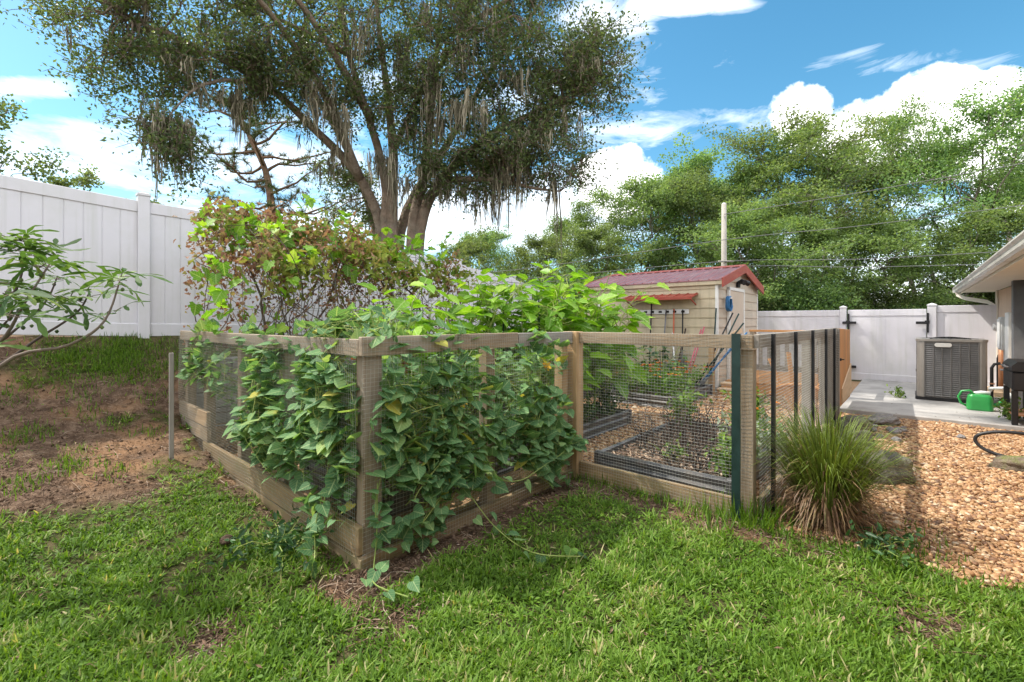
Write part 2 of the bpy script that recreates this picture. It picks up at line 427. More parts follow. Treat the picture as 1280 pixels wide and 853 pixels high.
M['green_plastic'] = pmat('green_plastic', (.03, .30, .07), .1, 6, .35, 0, .03, 20, .002, .5)
M['white_plastic'] = pmat('white_plastic', (.76, .76, .76), .05, 6, .4, 0, .03)
M['black_iron'] = pmat('black_iron', (.016, .016, .018), .3, 12, .5, .2, .2)
M['hose'] = pmat('black_hose', (.02, .02, .022), .3, 20, .45, 0, .1)
M['rock'] = pmat('dark_rock', (.13, .12, .105), .45, 7, .9, 0, .9, 30, .03, .2, (.10, .115, .05), 6, .6)
M['rock_grey'] = pmat('grey_rock', (.22, .21, .21), .4, 9, .9, 0, .9, 30, .03, .2)
M['moss_rock'] = pmat('mossy_log', (.15, .12, .09), .45, 9, .95, 0, .9, 26, .03, .2, (.12, .17, .02), 7, .95)
M['block'] = pmat('grey_block', (.36, .35, .345), .2, 5, .9, 0, .6, 50, .006, .2, (.2, .18, .16), 3, .6)
M['concrete_pole'] = pmat('pole', (.36, .335, .30), .1, 3, .85, 0, .3, 30, .004, .2)
M['cable'] = pmat('cable', (.16, .16, .16), .1, 3, .6)
M['orange_handle'] = pmat('orange_handle', (.55, .13, .06), .2, 8, .5)
M['pink_handle'] = pmat('pink_handle', (.55, .13, .18), .2, 8, .5)
M['tool_wood'] = woodmat('tool_handle', (.58, .43, .26), (.42, .29, .16))
M['tool_metal'] = pmat('tool_steel', (.22, .22, .23), .3, 9, .45, .7, .1)
M['bark'] = pmat('oak_bark', (.22, .165, .125), .4, 5, .95, 0, 1.0, 16, .05, .15, (.24, .22, .18), 3, .6)
M['bark_red'] = pmat('red_bark', (.21, .13, .085), .4, 5, .95, 0, 1.0, 16, .05, .15, (.14, .1, .075), 3, .6)
M['bark_grey'] = pmat('grey_bark', (.20, .175, .145), .4, 3, .95, 0, .9, 9, .05, .15)
M['oak_leaf'] = leafmat('oak_leaf', [(0, (.055, .088, .034)), (.5, (.105, .155, .062)), (.85, (.165, .22, .09)), (1, (.25, .28, .13))], .52, .42, .45)
M['moss'] = rampmat('spanish_moss', [(0, (.09, .085, .055)), (.5, (.20, .18, .125)), (1, (.36, .32, .24))], .95, 20, .1, .1)
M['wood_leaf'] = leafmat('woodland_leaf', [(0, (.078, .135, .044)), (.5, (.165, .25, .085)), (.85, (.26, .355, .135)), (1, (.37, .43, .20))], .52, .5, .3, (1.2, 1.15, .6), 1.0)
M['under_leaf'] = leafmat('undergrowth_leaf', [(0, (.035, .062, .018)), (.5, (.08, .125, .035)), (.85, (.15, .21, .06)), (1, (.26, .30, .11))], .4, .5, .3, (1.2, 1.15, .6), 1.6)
M['needle'] = leafmat('pine_needle', [(0, (.035, .06, .024)), (.6, (.08, .115, .042)), (1, (.16, .18, .07))], .3, .5)
M['vine_leaf'] = leafmat('heart_leaf', [(0, (.055, .135, .060)), (.35, (.10, .22, .095)), (.7, (.16, .305, .125)), (.9, (.28, .40, .13)), (1, (.50, .45, .09))], .42, .6, .2, veins=.75)
M['vine_stem'] = rampmat('vine_stem', [(0, (.14, .22, .05)), (1, (.34, .38, .11))], .6)
M['dry_leaf'] = leafmat('dry_vine_leaf', [(0, (.16, .075, .05)), (.25, (.33, .18, .12)), (.42, (.40, .28, .15)), (.55, (.30, .30, .08)), (.75, (.20, .29, .05)), (1, (.40, .46, .08))], .38, .6, .2, (1.1, 1.0, .7))
M['dry_stem'] = rampmat('dry_stem', [(0, (.075, .055, .042)), (1, (.20, .15, .115))], .85)
M['broad_leaf'] = leafmat('broad_leaf', [(0, (.085, .21, .018)), (.5, (.155, .34, .025)), (.85, (.24, .46, .04)), (1, (.38, .55, .07))], .5, .42, .35, (1.2, 1.2, .4), veins=.8)
M['fig_leaf'] = leafmat('fig_leaf', [(0, (.045, .10, .03)), (.5, (.085, .165, .045)), (.85, (.15, .245, .07)), (1, (.25, .33, .11))], .4, .62, .2)
M['fig_bark'] = rampmat('fig_bark', [(0, (.07, .05, .045)), (1, (.20, .16, .13))], .8)
M['fig_fruit'] = rampmat('fig_fruit', [(0, (.05, .09, .03)), (1, (.12, .17, .05))], .5)
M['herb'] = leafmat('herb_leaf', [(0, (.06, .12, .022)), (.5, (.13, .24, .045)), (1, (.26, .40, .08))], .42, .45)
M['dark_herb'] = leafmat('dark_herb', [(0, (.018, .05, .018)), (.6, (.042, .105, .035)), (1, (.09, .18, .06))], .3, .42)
M['silver_herb'] = leafmat('silver_herb', [(0, (.12, .17, .11)), (1, (.32, .38, .29))], .3, .6)
M['marigold_leaf'] = leafmat('marigold_leaf', [(0, (.05, .13, .02)), (.6, (.11, .23, .035)), (1, (.22, .36, .06))], .4, .5)
M['orange_petal'] = rampmat('orange_petal', [(0, (.55, .10, .005)), (.6, (.80, .22, .008)), (1, (.9, .42, .02))], .6)
M['yellow_petal'] = rampmat('yellow_petal', [(0, (.78, .40, .015)), (1, (.85, .62, .05))], .6)
M['grass'] = leafmat('grass_blade', [(0, (.050, .105, .012)), (.35, (.105, .21, .020)), (.7, (.165, .285, .036)), (.88, (.235, .345, .075)), (.95, (.36, .38, .17)), (1, (.48, .42, .22))], .42, .55, .25, (1.2, 1.15, .45))
M['tuft'] = leafmat('tuft_blade', [(0, (.10, .055, .034)), (.22, (.25, .155, .09)), (.36, (.22, .16, .075)), (.42, (.085, .115, .022)), (.75, (.125, .175, .03)), (1, (.20, .28, .06))], .3, .5, .35)
M['dead_stem'] = rampmat('black_stem', [(0, (.02, .015, .014)), (1, (.10, .07, .055))], .85)
M['crumb'] = rampmat('dirt_crumb', [(0, (.05, .03, .02)), (.5, (.12, .078, .052)), (1, (.26, .18, .13))], .95, 80, .4, .1)
M['litter'] = rampmat('leaf_litter', [(0, (.06, .035, .025)), (.4, (.15, .092, .06)), (.8, (.26, .18, .125)), (1, (.42, .34, .27))], .9)

# ------------------------------------------------------------------ ground
def axis(lo, hi, step, far):
    c = np.arange(lo, hi + 1e-6, step); o = []; d = step; x = hi
    while x < far: d *= 1.35; x += d; o.append(x)
    p = []; d = step; x = lo
    while x > -far: d *= 1.35; x -= d; p.append(x)
    return np.concatenate([p[::-1], c, o])
gx = axis(-8.5, 10.5, .06, 420); gy = axis(.8, 14.5, .06, 420)
XX, YY = np.meshgrid(gx, gy)
def zones(x, y):
    """which cover lies where: dirt, gravel (the rest is lawn)"""
    a, b = to_ab(x, y)
    wob = (fbm(x * 1.7, y * 1.7, 3) - .5) * .7
    garden = ((a > -.02) & (b > -.05) & (b < 3.95) & (a < 12.4)) | ((a > 2.2) & (b > -1.55) & (b < 3.95) & (a < 12.4))
    gravel_r = sstep(2.1, 2.35, a + wob * .5 + np.clip(-3.0 - b, 0, 1) * .2) * (b < -1.5) * (a < 7.6)
    gravel = np.maximum(gravel_r, garden * 1.0)
    bank = sstep(2.05, 2.6, b + wob * 1.1 + a * -.1) * (a < 0.05) * (b < 6)
    grassy = sstep(.52, .62, fbm(x * 1.6 + 9, y * 1.6 + 4, 3)) * .85 + sstep(4.45, 4.9, b + wob) * sstep(-1.2, -.6, a + wob) * (b < 5.4) + sstep(4.6, 5.0, b + wob) * sstep(-1.4, -2.0, a) * .6
    dirt = np.clip(bank * (1 - np.clip(grassy, 0, 1) * .85), 0, 1)
    dseg = np.where(a < 2.2, np.where(a > -.3, np.abs(b + .12), 9), 9)
    dleft = np.where((b > -.2) & (b < 4), np.abs(a + .1) + .12, 9)
    dfront = np.where((b < .1) & (b > -1.8), np.abs(a - 2.0), 9)
    near = np.minimum(np.minimum(dseg, dleft * .9), dfront * 1.2) + wob * .25
    dirt = np.maximum(dirt, (1 - sstep(.05, .26, near)) * .95)
    bare = np.maximum(np.exp(-((x + 1.35) ** 2 + (y - 2.02) ** 2) / .035), np.exp(-((x - 2.05) ** 2 / .25 + (y - 2.18) ** 2 / .03)) * .8)
    bare = np.maximum(bare, np.exp(-((x - .75) ** 2 / .08 + (y - 3.95) ** 2 / .06)))
    bare = np.maximum(bare, np.exp(-((x + .55) ** 2 / .03 + (y - 2.2) ** 2 / .03)) * .8)
    bare = np.maximum(bare, np.exp(-((x - 2.3) ** 2 / .25 + (y - 3.2) ** 2 / .10)))
    dirt = np.maximum(dirt, bare * sstep(.3, .6, fbm(x * 6, y * 6, 3) + bare * .35))
    return np.clip(dirt, 0, 1) * (1 - garden), np.clip(gravel, 0, 1)
ZZ = ground_z(XX, YY)
dz_, gr_ = zones(XX, YY)
nx_, ny_ = len(gx), len(gy)
ii, jj = np.meshgrid(np.arange(ny_ - 1), np.arange(nx_ - 1), indexing='ij')
quad = np.stack([ii * nx_ + jj, ii * nx_ + jj + 1, (ii + 1) * nx_ + jj + 1, (ii + 1) * nx_ + jj], -1).reshape(-1, 4)
gm = raw_mesh('ground', np.stack([XX, YY, ZZ], -1).reshape(-1, 3), [quad], smooth=True)
ca = gm.color_attributes.new('zone', 'FLOAT_COLOR', 'POINT')
ca.data.foreach_set('color', np.stack([dz_, gr_, dz_ * 0, dz_ * 0 + 1], -1).astype(np.float32).ravel())
tag(link('ground', gm, M['ground']), kind='structure')

mb = MB(); c0 = (7.5, 9.05, 12.3)
mb.box(0, 4.9, -.12, 2.15, -.12, .06, .01)
sl = mb.build('concrete_slab', M['concrete'], None, AB(7.5, -3.68), PHI); tag(sl, kind='structure')
mb = MB(); mb.box(4.92, 12, 0, 2.15, -.12, .055, .01)
tag(mb.build('concrete_path', M['concrete'], None, AB(7.5, -3.68), PHI), kind='structure')

# ------------------------------------------------------------------ white vinyl fences
def vinyl_panel(root, p, q, z0p, z0q, h, board=.17, name='panel'):
    """a privacy panel between two points of the root's axes, following the slope of the ground"""
    p = np.array([p[0], p[1], 0.]); q = np.array([q[0], q[1], 0.]); L = np.linalg.norm(q - p); x = (q - p) / L; y = np.array([-x[1], x[0], 0])
    def P(s, o, z): return p + x * s + y * o + np.array([0, 0, (z0p + (z0q - z0p) * s / L) + z])
    mb = MB(); n = max(1, round(L / board))
    for k in range(n):
        s0, s1 = L * k / n + .0035, L * (k + 1) / n - .0035
        V = [P(s, o, z) for z in (.16, h - .13) for s in (s0, s1) for o in (-.011, .011)]
        c = .004
        V = [P(s0, -.008, .16), P(s0 + c, -.012, .16), P(s1 - c, -.012, .16), P(s1, -.008, .16), P(s1, .012, .16), P(s0, .012, .16)]
        V += [v + np.array([0, 0, h - .29]) for v in V]
        f = [[i, (i + 1) % 6, (i + 1) % 6 + 6, i + 6] for i in range(6)]
        mb.add(V, [np.array(f)], R0.random())
    V = [P(s, .0, z) + y * o for s in (0, L) for z in (.17, h - .14) for o in (-.0055, .0055)]
    mb.add(V, [np.array([[0, 1, 3, 2], [4, 6, 7, 5], [0, 4, 5, 1], [2, 3, 7, 6], [0, 2, 6, 4], [1, 5, 7, 3]])])
    o = mb.build(name, M['vinyl'], root)
    for zc, hh in ((.085, .17), (h - .075, .15)):
        r = MB(); r.bar(P(0, 0, zc), P(L, 0, zc), .05, hh, .006); r.build('rail', M['vinyl'], o)
    return o
def vinyl_post(root, p, z0, h, w=.127, name='post'):
    mb = MB(); x, y = p
    mb.box(x - w / 2, x + w / 2, y - w / 2, y + w / 2, z0 - .1, z0 + h, .006)
    o = mb.build(name, M['vinyl'], root)
    c = MB(); w2 = w / 2 + .008
    c.add([(x - w2, y - w2, z0 + h), (x + w2, y - w2, z0 + h), (x + w2, y + w2, z0 + h), (x - w2, y + w2, z0 + h), (x - w2, y - w2, z0 + h + .03), (x + w2, y - w2, z0 + h + .03), (x + w2, y + w2, z0 + h + .03), (x - w2, y + w2, z0 + h + .03), (x, y, z0 + h + .06)],
          [np.array([[0, 1, 5, 4], [1, 2, 6, 5], [2, 3, 7, 6], [3, 0, 4, 7], [3, 2, 1, 0]]), np.array([[4, 5, 8], [5, 6, 8], [6, 7, 8], [7, 4, 8]])])
    c.build('post_cap', M['vinyl'], o)
    return o
fr = thing('white_fence', 'tall white vinyl privacy fence stepping downhill along the top of the dirt bank', 'fence', -.13, 5.25)
st = 1.86
def ftop(a): return float(np.interp(a, [-8, -1.4, -.13, 1.73, 5.4, 7.3, 9.2, 12.9], [3.18, 3.12, 3.05, 3.03, 2.76, 2.53, 2.25, 1.8]))
for k in range(-3, 7):
    a0 = k * st
    z0 = ftop(a0 - .13) - 1.80; z1 = ftop(a0 - .13 + st) - 1.80
    vinyl_post(fr, (a0, 0), z0 - .2, 2.06)
    vinyl_panel(fr, (a0 + .06, 0), (a0 + st - .06, 0), z0, z1, 1.79)
vinyl_post(fr, (7 * st, 0), ftop(7 * st) - 2, 2.06)

FB = 12.42
f2 = thing('white_fence', 'low white fence length running from the cream shed to the double gate post', 'fence', FB, -1.15)
vinyl_post(f2, (0, 0), .0, 1.78, .13)
g_ = vinyl_panel(f2, (0, .07), (0, 3.0), .0, .0, 1.73, .5)
g3 = thing('white_gate', 'wide white gate with black hinges closing the end of the concrete path', 'gate', FB, -2.76)
vinyl_panel(g3, (0, .09), (0, 1.52), .03, .03, 1.70, .75)
for yy in (1.5, .07):
    for zz in (1.42, .35):
        h = MB(); s = 1 if yy > 1 else -1
        h.box(-.105, -.03, yy - .03, yy + .05, zz - .02, zz + .05, .004); h.box(-.10, -.06, yy - .15 if s > 0 else yy - .02, yy + .12 if s > 0 else yy + .2, zz - .03, zz + .03, .004); h.box(-.1, -.07, yy - .02, yy + .02, zz - .22, zz + .22, .004)
        h.build('hinge', M['black_iron'], g3)
f4 = thing('white_fence', 'short white fence length between the gate post and the house corner', 'fence', FB, -2.76)
vinyl_post(f4, (0, 0), .0, 1.80, .15)
vinyl_panel(f4, (0, -1.0), (0, -.08), .02, .02, 1.78, .9)

# ------------------------------------------------------------------ garden fence
TOPZ = 1.355
def wire_mesh(root, p, q, z0, z1, step=.0254, name='wire_mesh', rad=.0008, off=0.0, rh=.0011):
    p = np.array(p, float); q = np.array(q, float); L = np.linalg.norm(q - p); x = (q - p) / L; y = np.array([-x[1], x[0]])
    mb = MB(); tri = 3
    ns = int(L / step); nz = int((z1 - z0) / step)
    def wob(s, z): return off + .008 * math.sin(s * 3.1 + z * 2.3) + .004 * math.sin(s * 9 + z * 7)
    for k in range(ns + 1):
        s = k * step; pts = []
        for z in np.linspace(z0, z1, 7):
            u = p + x * (s + .004 * math.sin(z * 6 + k * .05)) + y * wob(s, z); pts.append((u[0], u[1], z))
        mb.tube(pts, rad, tri, cap=False)
    m = max(4, int(L / .15))
    for k in range(nz + 1):
        z = z0 + k * step; pts = []
        for s in np.linspace(0, L, m):
            u = p + x * s + y * wob(s, z); pts.append((u[0], u[1], z + .003 * math.sin(s * 5)))
        mb.tube(pts, rh, tri, cap=False)
    return mb.build(name, M['wire'], root)
def part_box(root, name, mat, *a, **k):
    mb = MB(); mb.box(*a, **k); return mb.build(name, M[mat], root)

# run that climbs the bank (along b at a = 0)
L_ = thing('garden_fence', 'vine covered wooden garden fence side climbing beside the dirt bank', 'fence', 0, 0)
for b0, zt in ((1.2, TOPZ), (2.1, TOPZ), (3.1, TOPZ), (3.79, TOPZ)):
    part_box(L_, 'post', 'fence_wood', .01, .095, b0 - .045, b0 + .045, -.1, zt - .115)
part_box(L_, 'rail', 'fence_wood', .0, .09, .06, 2.05, TOPZ - .11, TOPZ - .075); part_box(L_, 'rail', 'fence_wood', .0, .09, 2.055, 3.84, TOPZ - .11, TOPZ - .07)
part_box(L_, 'rail', 'fence_wood', -.04, -.002, .0, 3.84, TOPZ - .11, TOPZ - .01)
part_box(L_, 'board', 'board_wood', -.045, -.003, .0, 2.2, -.10, .075); part_box(L_, 'board', 'board_wood', -.042, -.003, -.002, 2.98, .08, .242)
part_box(L_, 'board', 'board_wood', -.044, -.003, 2.0, 3.0, -.08, .076); part_box(L_, 'board', 'fence_wood', -.043, -.003, 2.84, 3.84, .246, .39); part_box(L_, 'board', 'fence_wood', -.046, -.003, 2.84, 3.84, .394, .545)
wire_mesh(L_, (-.052, 0), (-.052, 3.82), .08, TOPZ - .01)
# front run (along a at b = 0)
A_ = thing('garden_fence', 'front garden fence with thick corner post and heart shaped vine leaves', 'fence', 0, 0)
for a0, w in ((.0, .12), (1.03, .09), (2.02, .09)):
    part_box(A_, 'post', 'fence_wood' if a0 < 2 else 'post_wood', a0, a0 + w, -.0, .09, -.12, TOPZ - .115 if a0 else TOPZ - .11)
part_box(A_, 'rail', 'fence_wood', -.04, 1.35, -.042, -.002, TOPZ - .108, TOPZ + .005); part_box(A_, 'rail', 'grey_wood', 1.355, 2.13, -.043, -.002, TOPZ - .108, TOPZ)
part_box(A_, 'board', 'board_wood', -.05, 2.12, -.046, -.003, -.11, .075)
part_box(A_, 'board', 'board_wood', .02, 2.1, .1, .14, -.1, .06)
wire_mesh(A_, (-.04, -.053), (2.12, -.053), -.05, TOPZ)
# run beside the steel bed (along b at a = 2.18, towards the camera)
B_ = thing('garden_fence', 'wire fence section in front of the grey raised bed of bare stems', 'fence', 2.18, 0)
part_box(B_, 'post', 'post_wood', -.05, .065, -.085, .07, -.12, TOPZ + .0)
part_box(B_, 'post', 'fence_wood', .03, .12, -1.555, -1.47, -.05, TOPZ - .11)
part_box(B_, 'rail', 'fence_wood', -.012, .026, -1.56, -.09, TOPZ - .105, TOPZ - .004)
part_box(B_, 'board', 'board_wood', -.012, .028, -1.46, -.09, .0, .145)
mb = MB(); mb.prism([(-.03, -.012), (.03, -.012), (.03, .0), (.01, .004), (.01, .02), (-.01, .02), (-.01, .004), (-.03, 0)], (-.045, -1.46, -.08), (-.045, -1.46, TOPZ + .005), (0, 1, 0), (1, 0, 0)); mb.build('steel_post', M['green_post'], B_)
wire_mesh(B_, (-.02, -.09), (-.02, -1.56), -.02, TOPZ)
# long side run (along a at b = -1.53)
C_ = thing('garden_fence', 'long wire fence side with black steel posts behind the ornamental grass', 'fence', 2.18, -1.56)
for s, m_ in ((.30, 'black_steel'), (1.2, 'black_steel'), (2.15, 'black_steel'), (3.15, 'black_steel'), (3.95, 'black_steel')):
    mb = MB(); mb.prism([(-.021, -.008), (.021, -.008), (.021, .0), (.007, .004), (.007, .02), (-.007, .02), (-.007, .004), (-.021, 0)], (s, -.075, -.1), (s, -.075, TOPZ), (1, 0, 0), (0, 1, 0)); mb.build('steel_post', M[m_], C_)
part_box(C_, 'rail', 'grey_wood', .02, 4.6, -.036, -.0, TOPZ - .1, TOPZ - .0)
part_box(C_, 'board', 'board_wood', .13, 4.6, -.036, .0, .0, .14)
for s in (2.5, 4.55): part_box(C_, 'post', 'grey_wood', s, s + .09, .003, .09, -.1, TOPZ - .1)
mb = MB()
for k in range(10): mb.box(3.32 + k * .124, 3.437 + k * .124, .005, .025, .12, TOPZ - .02, .003)
mb.build('board_panel', M['grey_wood'], C_)
wire_mesh(C_, (.0, -.05), (4.6, -.05), -.02, TOPZ, rad=.0007, rh=.0018)
# cedar gate panel at the far end of that side
W_ = thing('cedar_panel', 'orange cedar plank gate with pale ply patch beside the concrete path', 'gate', 6.86, -1.60)
mb = MB(); n = 11
for k in range(n): mb.box(k * .145, k * .145 + .139, -.01, .012, .16 - .002 * k, 1.345 - .004 * k, .003)
mb.build('plank_panel', M['cedar'], W_)
mb = MB(); mb.add([(.25, -.03, .2), (1.58, -.03, .2), (1.58, -.03, .72), (.25, -.03, .42), (.25, -.014, .2), (1.58, -.014, .2), (1.58, -.014, .72), (.25, -.014, .42)],
                  [np.array([[0, 1, 2, 3], [7, 6, 5, 4], [0, 4, 5, 1], [1, 5, 6, 2], [2, 6, 7, 3], [3, 7, 4, 0]])]); mb.build('ply_patch', M['plywood'], W_)
part_box(W_, 'frame', 'cedar', 0, 1.59, .014, .05, 1.1, 1.19); part_box(W_, 'frame', 'cedar', 0, 1.59, .014, .05, .3, .39)
part_box(W_, 'post', 'grey_wood', -.10, -.005, -.02, .07, -.1, 1.34)
mb = MB(); mb.box(.03, .09, -.035, -.012, .86, .9, .004); mb.tube([(.05, -.03, .88), (.05, -.06, .88), (.13, -.06, .875)], .008, 6); mb.build('latch', M['black_iron'], W_)

# ------------------------------------------------------------------ raised beds
prof = [(0, 0), (.012, .0), (.016, .03), (.004, .045), (.004, .075), (.016, .09), (.02, .115), (.006, .135), (.006, .16), (.018, .172), (.022, .195), (.012, .212), (-.012, .215), (-.03, .205), (-.03, 0)]
def raised_bed(label, a0, a1, b0, b1, z=0.0):
    r = thing('raised_bed', label, 'raised bed', a0, b0, z, 'grey raised beds in the gravel garden')
    la, lb = a1 - a0, b1 - b0
    for p, q, xa in (((0, .03, 0), (0, lb - .03, 0), (-1, 0, 0)), ((la, .03, 0), (la, lb - .03, 0), (1, 0, 0)), ((.03, 0, 0), (la - .03, 0, 0), (0, -1, 0)), ((.03, lb, 0), (la - .03, lb, 0), (0, 1, 0))):
        mb = MB(); mb.prism(prof, p, q, xa, (0, 0, 1)); mb.build('side_board', M['bed'], r)
    for x in (0, la):
        for y in (0, lb):
            mb = MB(); mb.box(x - .034, x + .034, y - .034, y + .034, -.05, .222, .012); mb.build('corner_post', M['bed'], r)
    n = 24; u = np.linspace(.02, la - .02, n); v = np.linspace(.02, lb - .02, n); U, Vv = np.meshgrid(u, v)
    H = .13 + .05 * fbm(U * 5 + a0, Vv * 5 + b0, 3)
    i, j = np.meshgrid(np.arange(n - 1), np.arange(n - 1), indexing='ij')
    q = np.stack([i * n + j, i * n + j + 1, (i + 1) * n + j + 1, (i + 1) * n + j], -1).reshape(-1, 4)
    s = MB(); s.add(np.stack([U, Vv, H], -1).reshape(-1, 3), [q]); s.build('soil', M['soil'], r, smooth=True)
    return r
bed1 = raised_bed('grey raised bed of chips and bare black stems behind the wire fence', 2.36, 4.30, -1.36, -.18)
raised_bed('grey raised bed of tall broad leaves beside the gravel path', 2.6, 4.42, .55, 1.7)
raised_bed('far grey raised bed filled with orange marigolds', 5.86, 7.8, .53, 1.7)
raised_bed('grey raised bed shaded behind the heart leaf vines', .4, 1.95, .5, 1.6)
raised_bed('grey raised bed of dark herbs near the red plank wall', 2.6, 4.4, 2.3, 3.3)
raised_bed('grey raised bed of dark leafy plants below the shed wall', 5.86, 7.8, 2.2, 3.4)
# wood chips on the bare bed
rng = np.random.default_rng(11); n = 4200
P = np.stack([rng.uniform(.05, 1.89, n), rng.uniform(.05, 1.13, n), rng.uniform(.155, .19, n)], 1)
mb = MB(); mb.scatter([(-.5, 0, 0), (.5, 0, .1), (.4, 1, 0), (-.4, .9, .15)], [np.array([[0, 1, 2, 3]])], P, frames(rdir(n, rng) * [1, 1, .3], rdir(n, rng) * .5 + [0, 0, 1]), np.stack([rng.uniform(.006, .018, n), rng.uniform(.012, .04, n), np.full(n, .02)], 1), rng.random(n))
mb.build('wood_chips', M['chips'], bed1)['kind'] = 'stuff'

# retaining walls inside the garden
rw = thing('block_wall', 'grey concrete block retaining wall behind the vine fence', 'wall', .1, 3.92)
mb = MB()
for r in range(5):
    for k in range(8):
        x0 = k * .42 - (.2 if r % 2 else 0)
        mb.box(max(x0, -.0) + .004, min(x0 + .412, 2.85), .0 + R0.random() * .012, .2, .0 + r * .2 + .003, r * .2 + .195, .008)
mb.build('blocks', M['block'], rw)
rr = thing('plank_wall', 'dark red painted plank retaining wall below the white fence', 'wall', 3.0, 3.9)
mb = MB()
for k in range(5): mb.box(0, 4.9, 0, .045, .02 + k * .2, .213 + k * .2, .004)
mb.build('planks', M['red_wood'], rr)
for x in (.0, 1.6, 3.2, 4.8): part_box(rr, 'post', 'red_wood', x, x + .09, -.07, -.003, -.1, 1.06)
# ------------------------------------------------------------------ shed  (corner nearest the camera at a=8.31, b=.57)
SW, SD, SE, SR = 3.15, 3.15, 2.28, 2.67          # gable width along a, length along b, eave and ridge height
sh = thing('garden_shed', 'cream lap sided shed with dark red metal roof and tan door', 'shed', 8.31, .57)
def lap_wall(p, q, out, z0, ztop, mat, name='wall', gable=False):
    """lap siding between two points; a gable follows the roof"""
    p = np.array([p[0], p[1], 0.]); q = np.array([q[0], q[1], 0.]); L = np.linalg.norm(q - p); x = (q - p) / L; out = np.array([out[0], out[1], 0.])
    mb = MB(); h = .20; z = z0
    while z < ztop - .01:
        z1 = min(z + h, ztop)
        def ext(zz):
            if not gable or zz <= SE: return 0., L
            e = (zz - SE) / (SR - SE) * L / 2; return e, L - e
        for za, zb, oa, ob in ((z, z + .02, .016, .020), (z + .02, z1 - .012, .020, .006), (z1 - .012, z1, .006, .0)):
            if zb <= za: continue
            e0, e1 = ext(za), ext(zb)
            V = []
            for (s0, s1), zz, o in ((e0, za, oa), (e1, zb, ob)):
                V += [p + x * s0 + out * o + [0, 0, zz], p + x * s1 + out * o + [0, 0, zz], p + x * s1 - out * .03 + [0, 0, zz], p + x * s0 - out * .03 + [0, 0, zz]]
            mb.add(V, [np.array([[0, 1, 5, 4], [1, 2, 6, 5], [2, 3, 7, 6], [3, 0, 4, 7], [3, 2, 1, 0], [4, 5, 6, 7]])])
        z = z1
    return mb.build(name, M[mat], sh)
lap_wall((0, 0), (0, SD), (-1, 0), .12, SE, 'siding'); lap_wall((SW, SD), (SW, 0), (1, 0), .12, SE, 'siding')
lap_wall((SW, 0), (0, 0), (0, -1), .12, SR, 'siding_pale', gable=True); lap_wall((0, SD), (SW, SD), (0, 1), .12, SR, 'siding_pale', gable=True)
for x, y in ((0, 0), (SW, 0), (0, SD), (SW, SD)):
    part_box(sh, 'corner_trim', 'trim_white', x - .028, x + .028, y - .028, y + .028, .1, SE - .02)
part_box(sh, 'base', 'block', .02, SW - .02, .02, SD - .02, -.2, .115)
sl_ = (SR - SE) / (SW / 2)
for side in (0, 1):
    mb = MB()
    def rp(s, y, o):  # s along the slope from the eave (horizontal run), y along the ridge
        zz = SE + s * sl_ + o; xx = s if side == 0 else SW - s; return (xx, y, zz)
    s0, s1, y0, y1 = -.09, SW / 2 + .0, -.14, SD + .14
    V = [rp(s0, y0, .025), rp(s1, y0, .025), rp(s1, y1, .025), rp(s0, y1, .025), rp(s0, y0, .045), rp(s1, y0, .045), rp(s1, y1, .045), rp(s0, y1, .045)]
    mb.add(V, [np.array([[0, 1, 2, 3], [4, 7, 6, 5], [0, 4, 5, 1], [1, 5, 6, 2], [2, 6, 7, 3], [3, 7, 4, 0]])])
    for k in range(17):
        y = y0 + .06 + k * (y1 - y0 - .12) / 16
        V = [rp(s, yy, o) for s in (s0, s1) for yy, o in ((y - .024, .0455), (y - .012, .066), (y + .012, .066), (y + .024, .0455))]
        mb.add(V, [np.array([[0, 1, 5, 4], [1, 2, 6, 5], [2, 3, 7, 6], [0, 3, 2, 1], [4, 5, 6, 7]])])
    rf = mb.build('roof', M['red_roof'], sh)
    for y in (y0, y1 - .015):
        t = MB(); V = [rp(s, yy, o) for s in (s0 - .01, s1) for yy in (y - .012, y + .016) for o in (-.11, .075)]
        t.add(V, [np.array([[0, 1, 3, 2], [4, 6, 7, 5], [0, 4, 5, 1], [2, 3, 7, 6], [0, 2, 6, 4], [1, 5, 7, 3]])]); t.build('roof_trim', M['red_trim'], rf)
mb = MB(); mb.prism([(-.12, SR + .035), (0, SR + .085), (.12, SR + .035), (.115, SR + .028), (0, SR + .072), (-.115, SR + .028)], (SW / 2, -.15, 0), (SW / 2, SD + .15, 0), (1, 0, 0), (0, 0, 1)); mb.build('ridge_cap', M['red_trim'], sh)
mb = MB(); mb.box(-.075, -.03, -.12, SD + .12, SE - .08, SE - .0, .004); mb.build('eave_trim', M['siding'], sh)
d = part_box(sh, 'door', 'door_tan', .66, 1.72, -.06, -.022, .16, 2.12, c=.004)
mb = MB()
for x0, x1, z0, z1 in ((.60, .665, .16, 2.19), (1.715, 1.78, .16, 2.19), (.60, 1.78, 2.12, 2.19)): mb.box(x0, x1, -.075, -.02, z0, z1, .004)
mb.build('door_frame', M['trim_white'], sh)
mb = MB(); mb.tube([(.78, -.06, 1.08), (.78, -.11, 1.08), (.88, -.11, 1.08)], .012, 8); mb.box(.765, .795, -.066, -.055, .98, 1.16); mb.build('handle', M['tool_metal'], d)
mb = MB(); mb.box(1.3, 1.47, -.06, -.02, 2.22, 2.34, .004); mb.tube([(1.35, -.05, 2.33), (1.31, -.13, 2.35), (1.27, -.2, 2.31)], [.035, .05, .062], 10); mb.tube([(1.42, -.05, 2.33), (1.51, -.13, 2.35), (1.59, -.2, 2.31)], [.035, .05, .062], 10)
mb.build('flood_light', M['black_iron'], sh)
mb = MB()   # red awning over the tools
y0, y1 = .36, 1.9
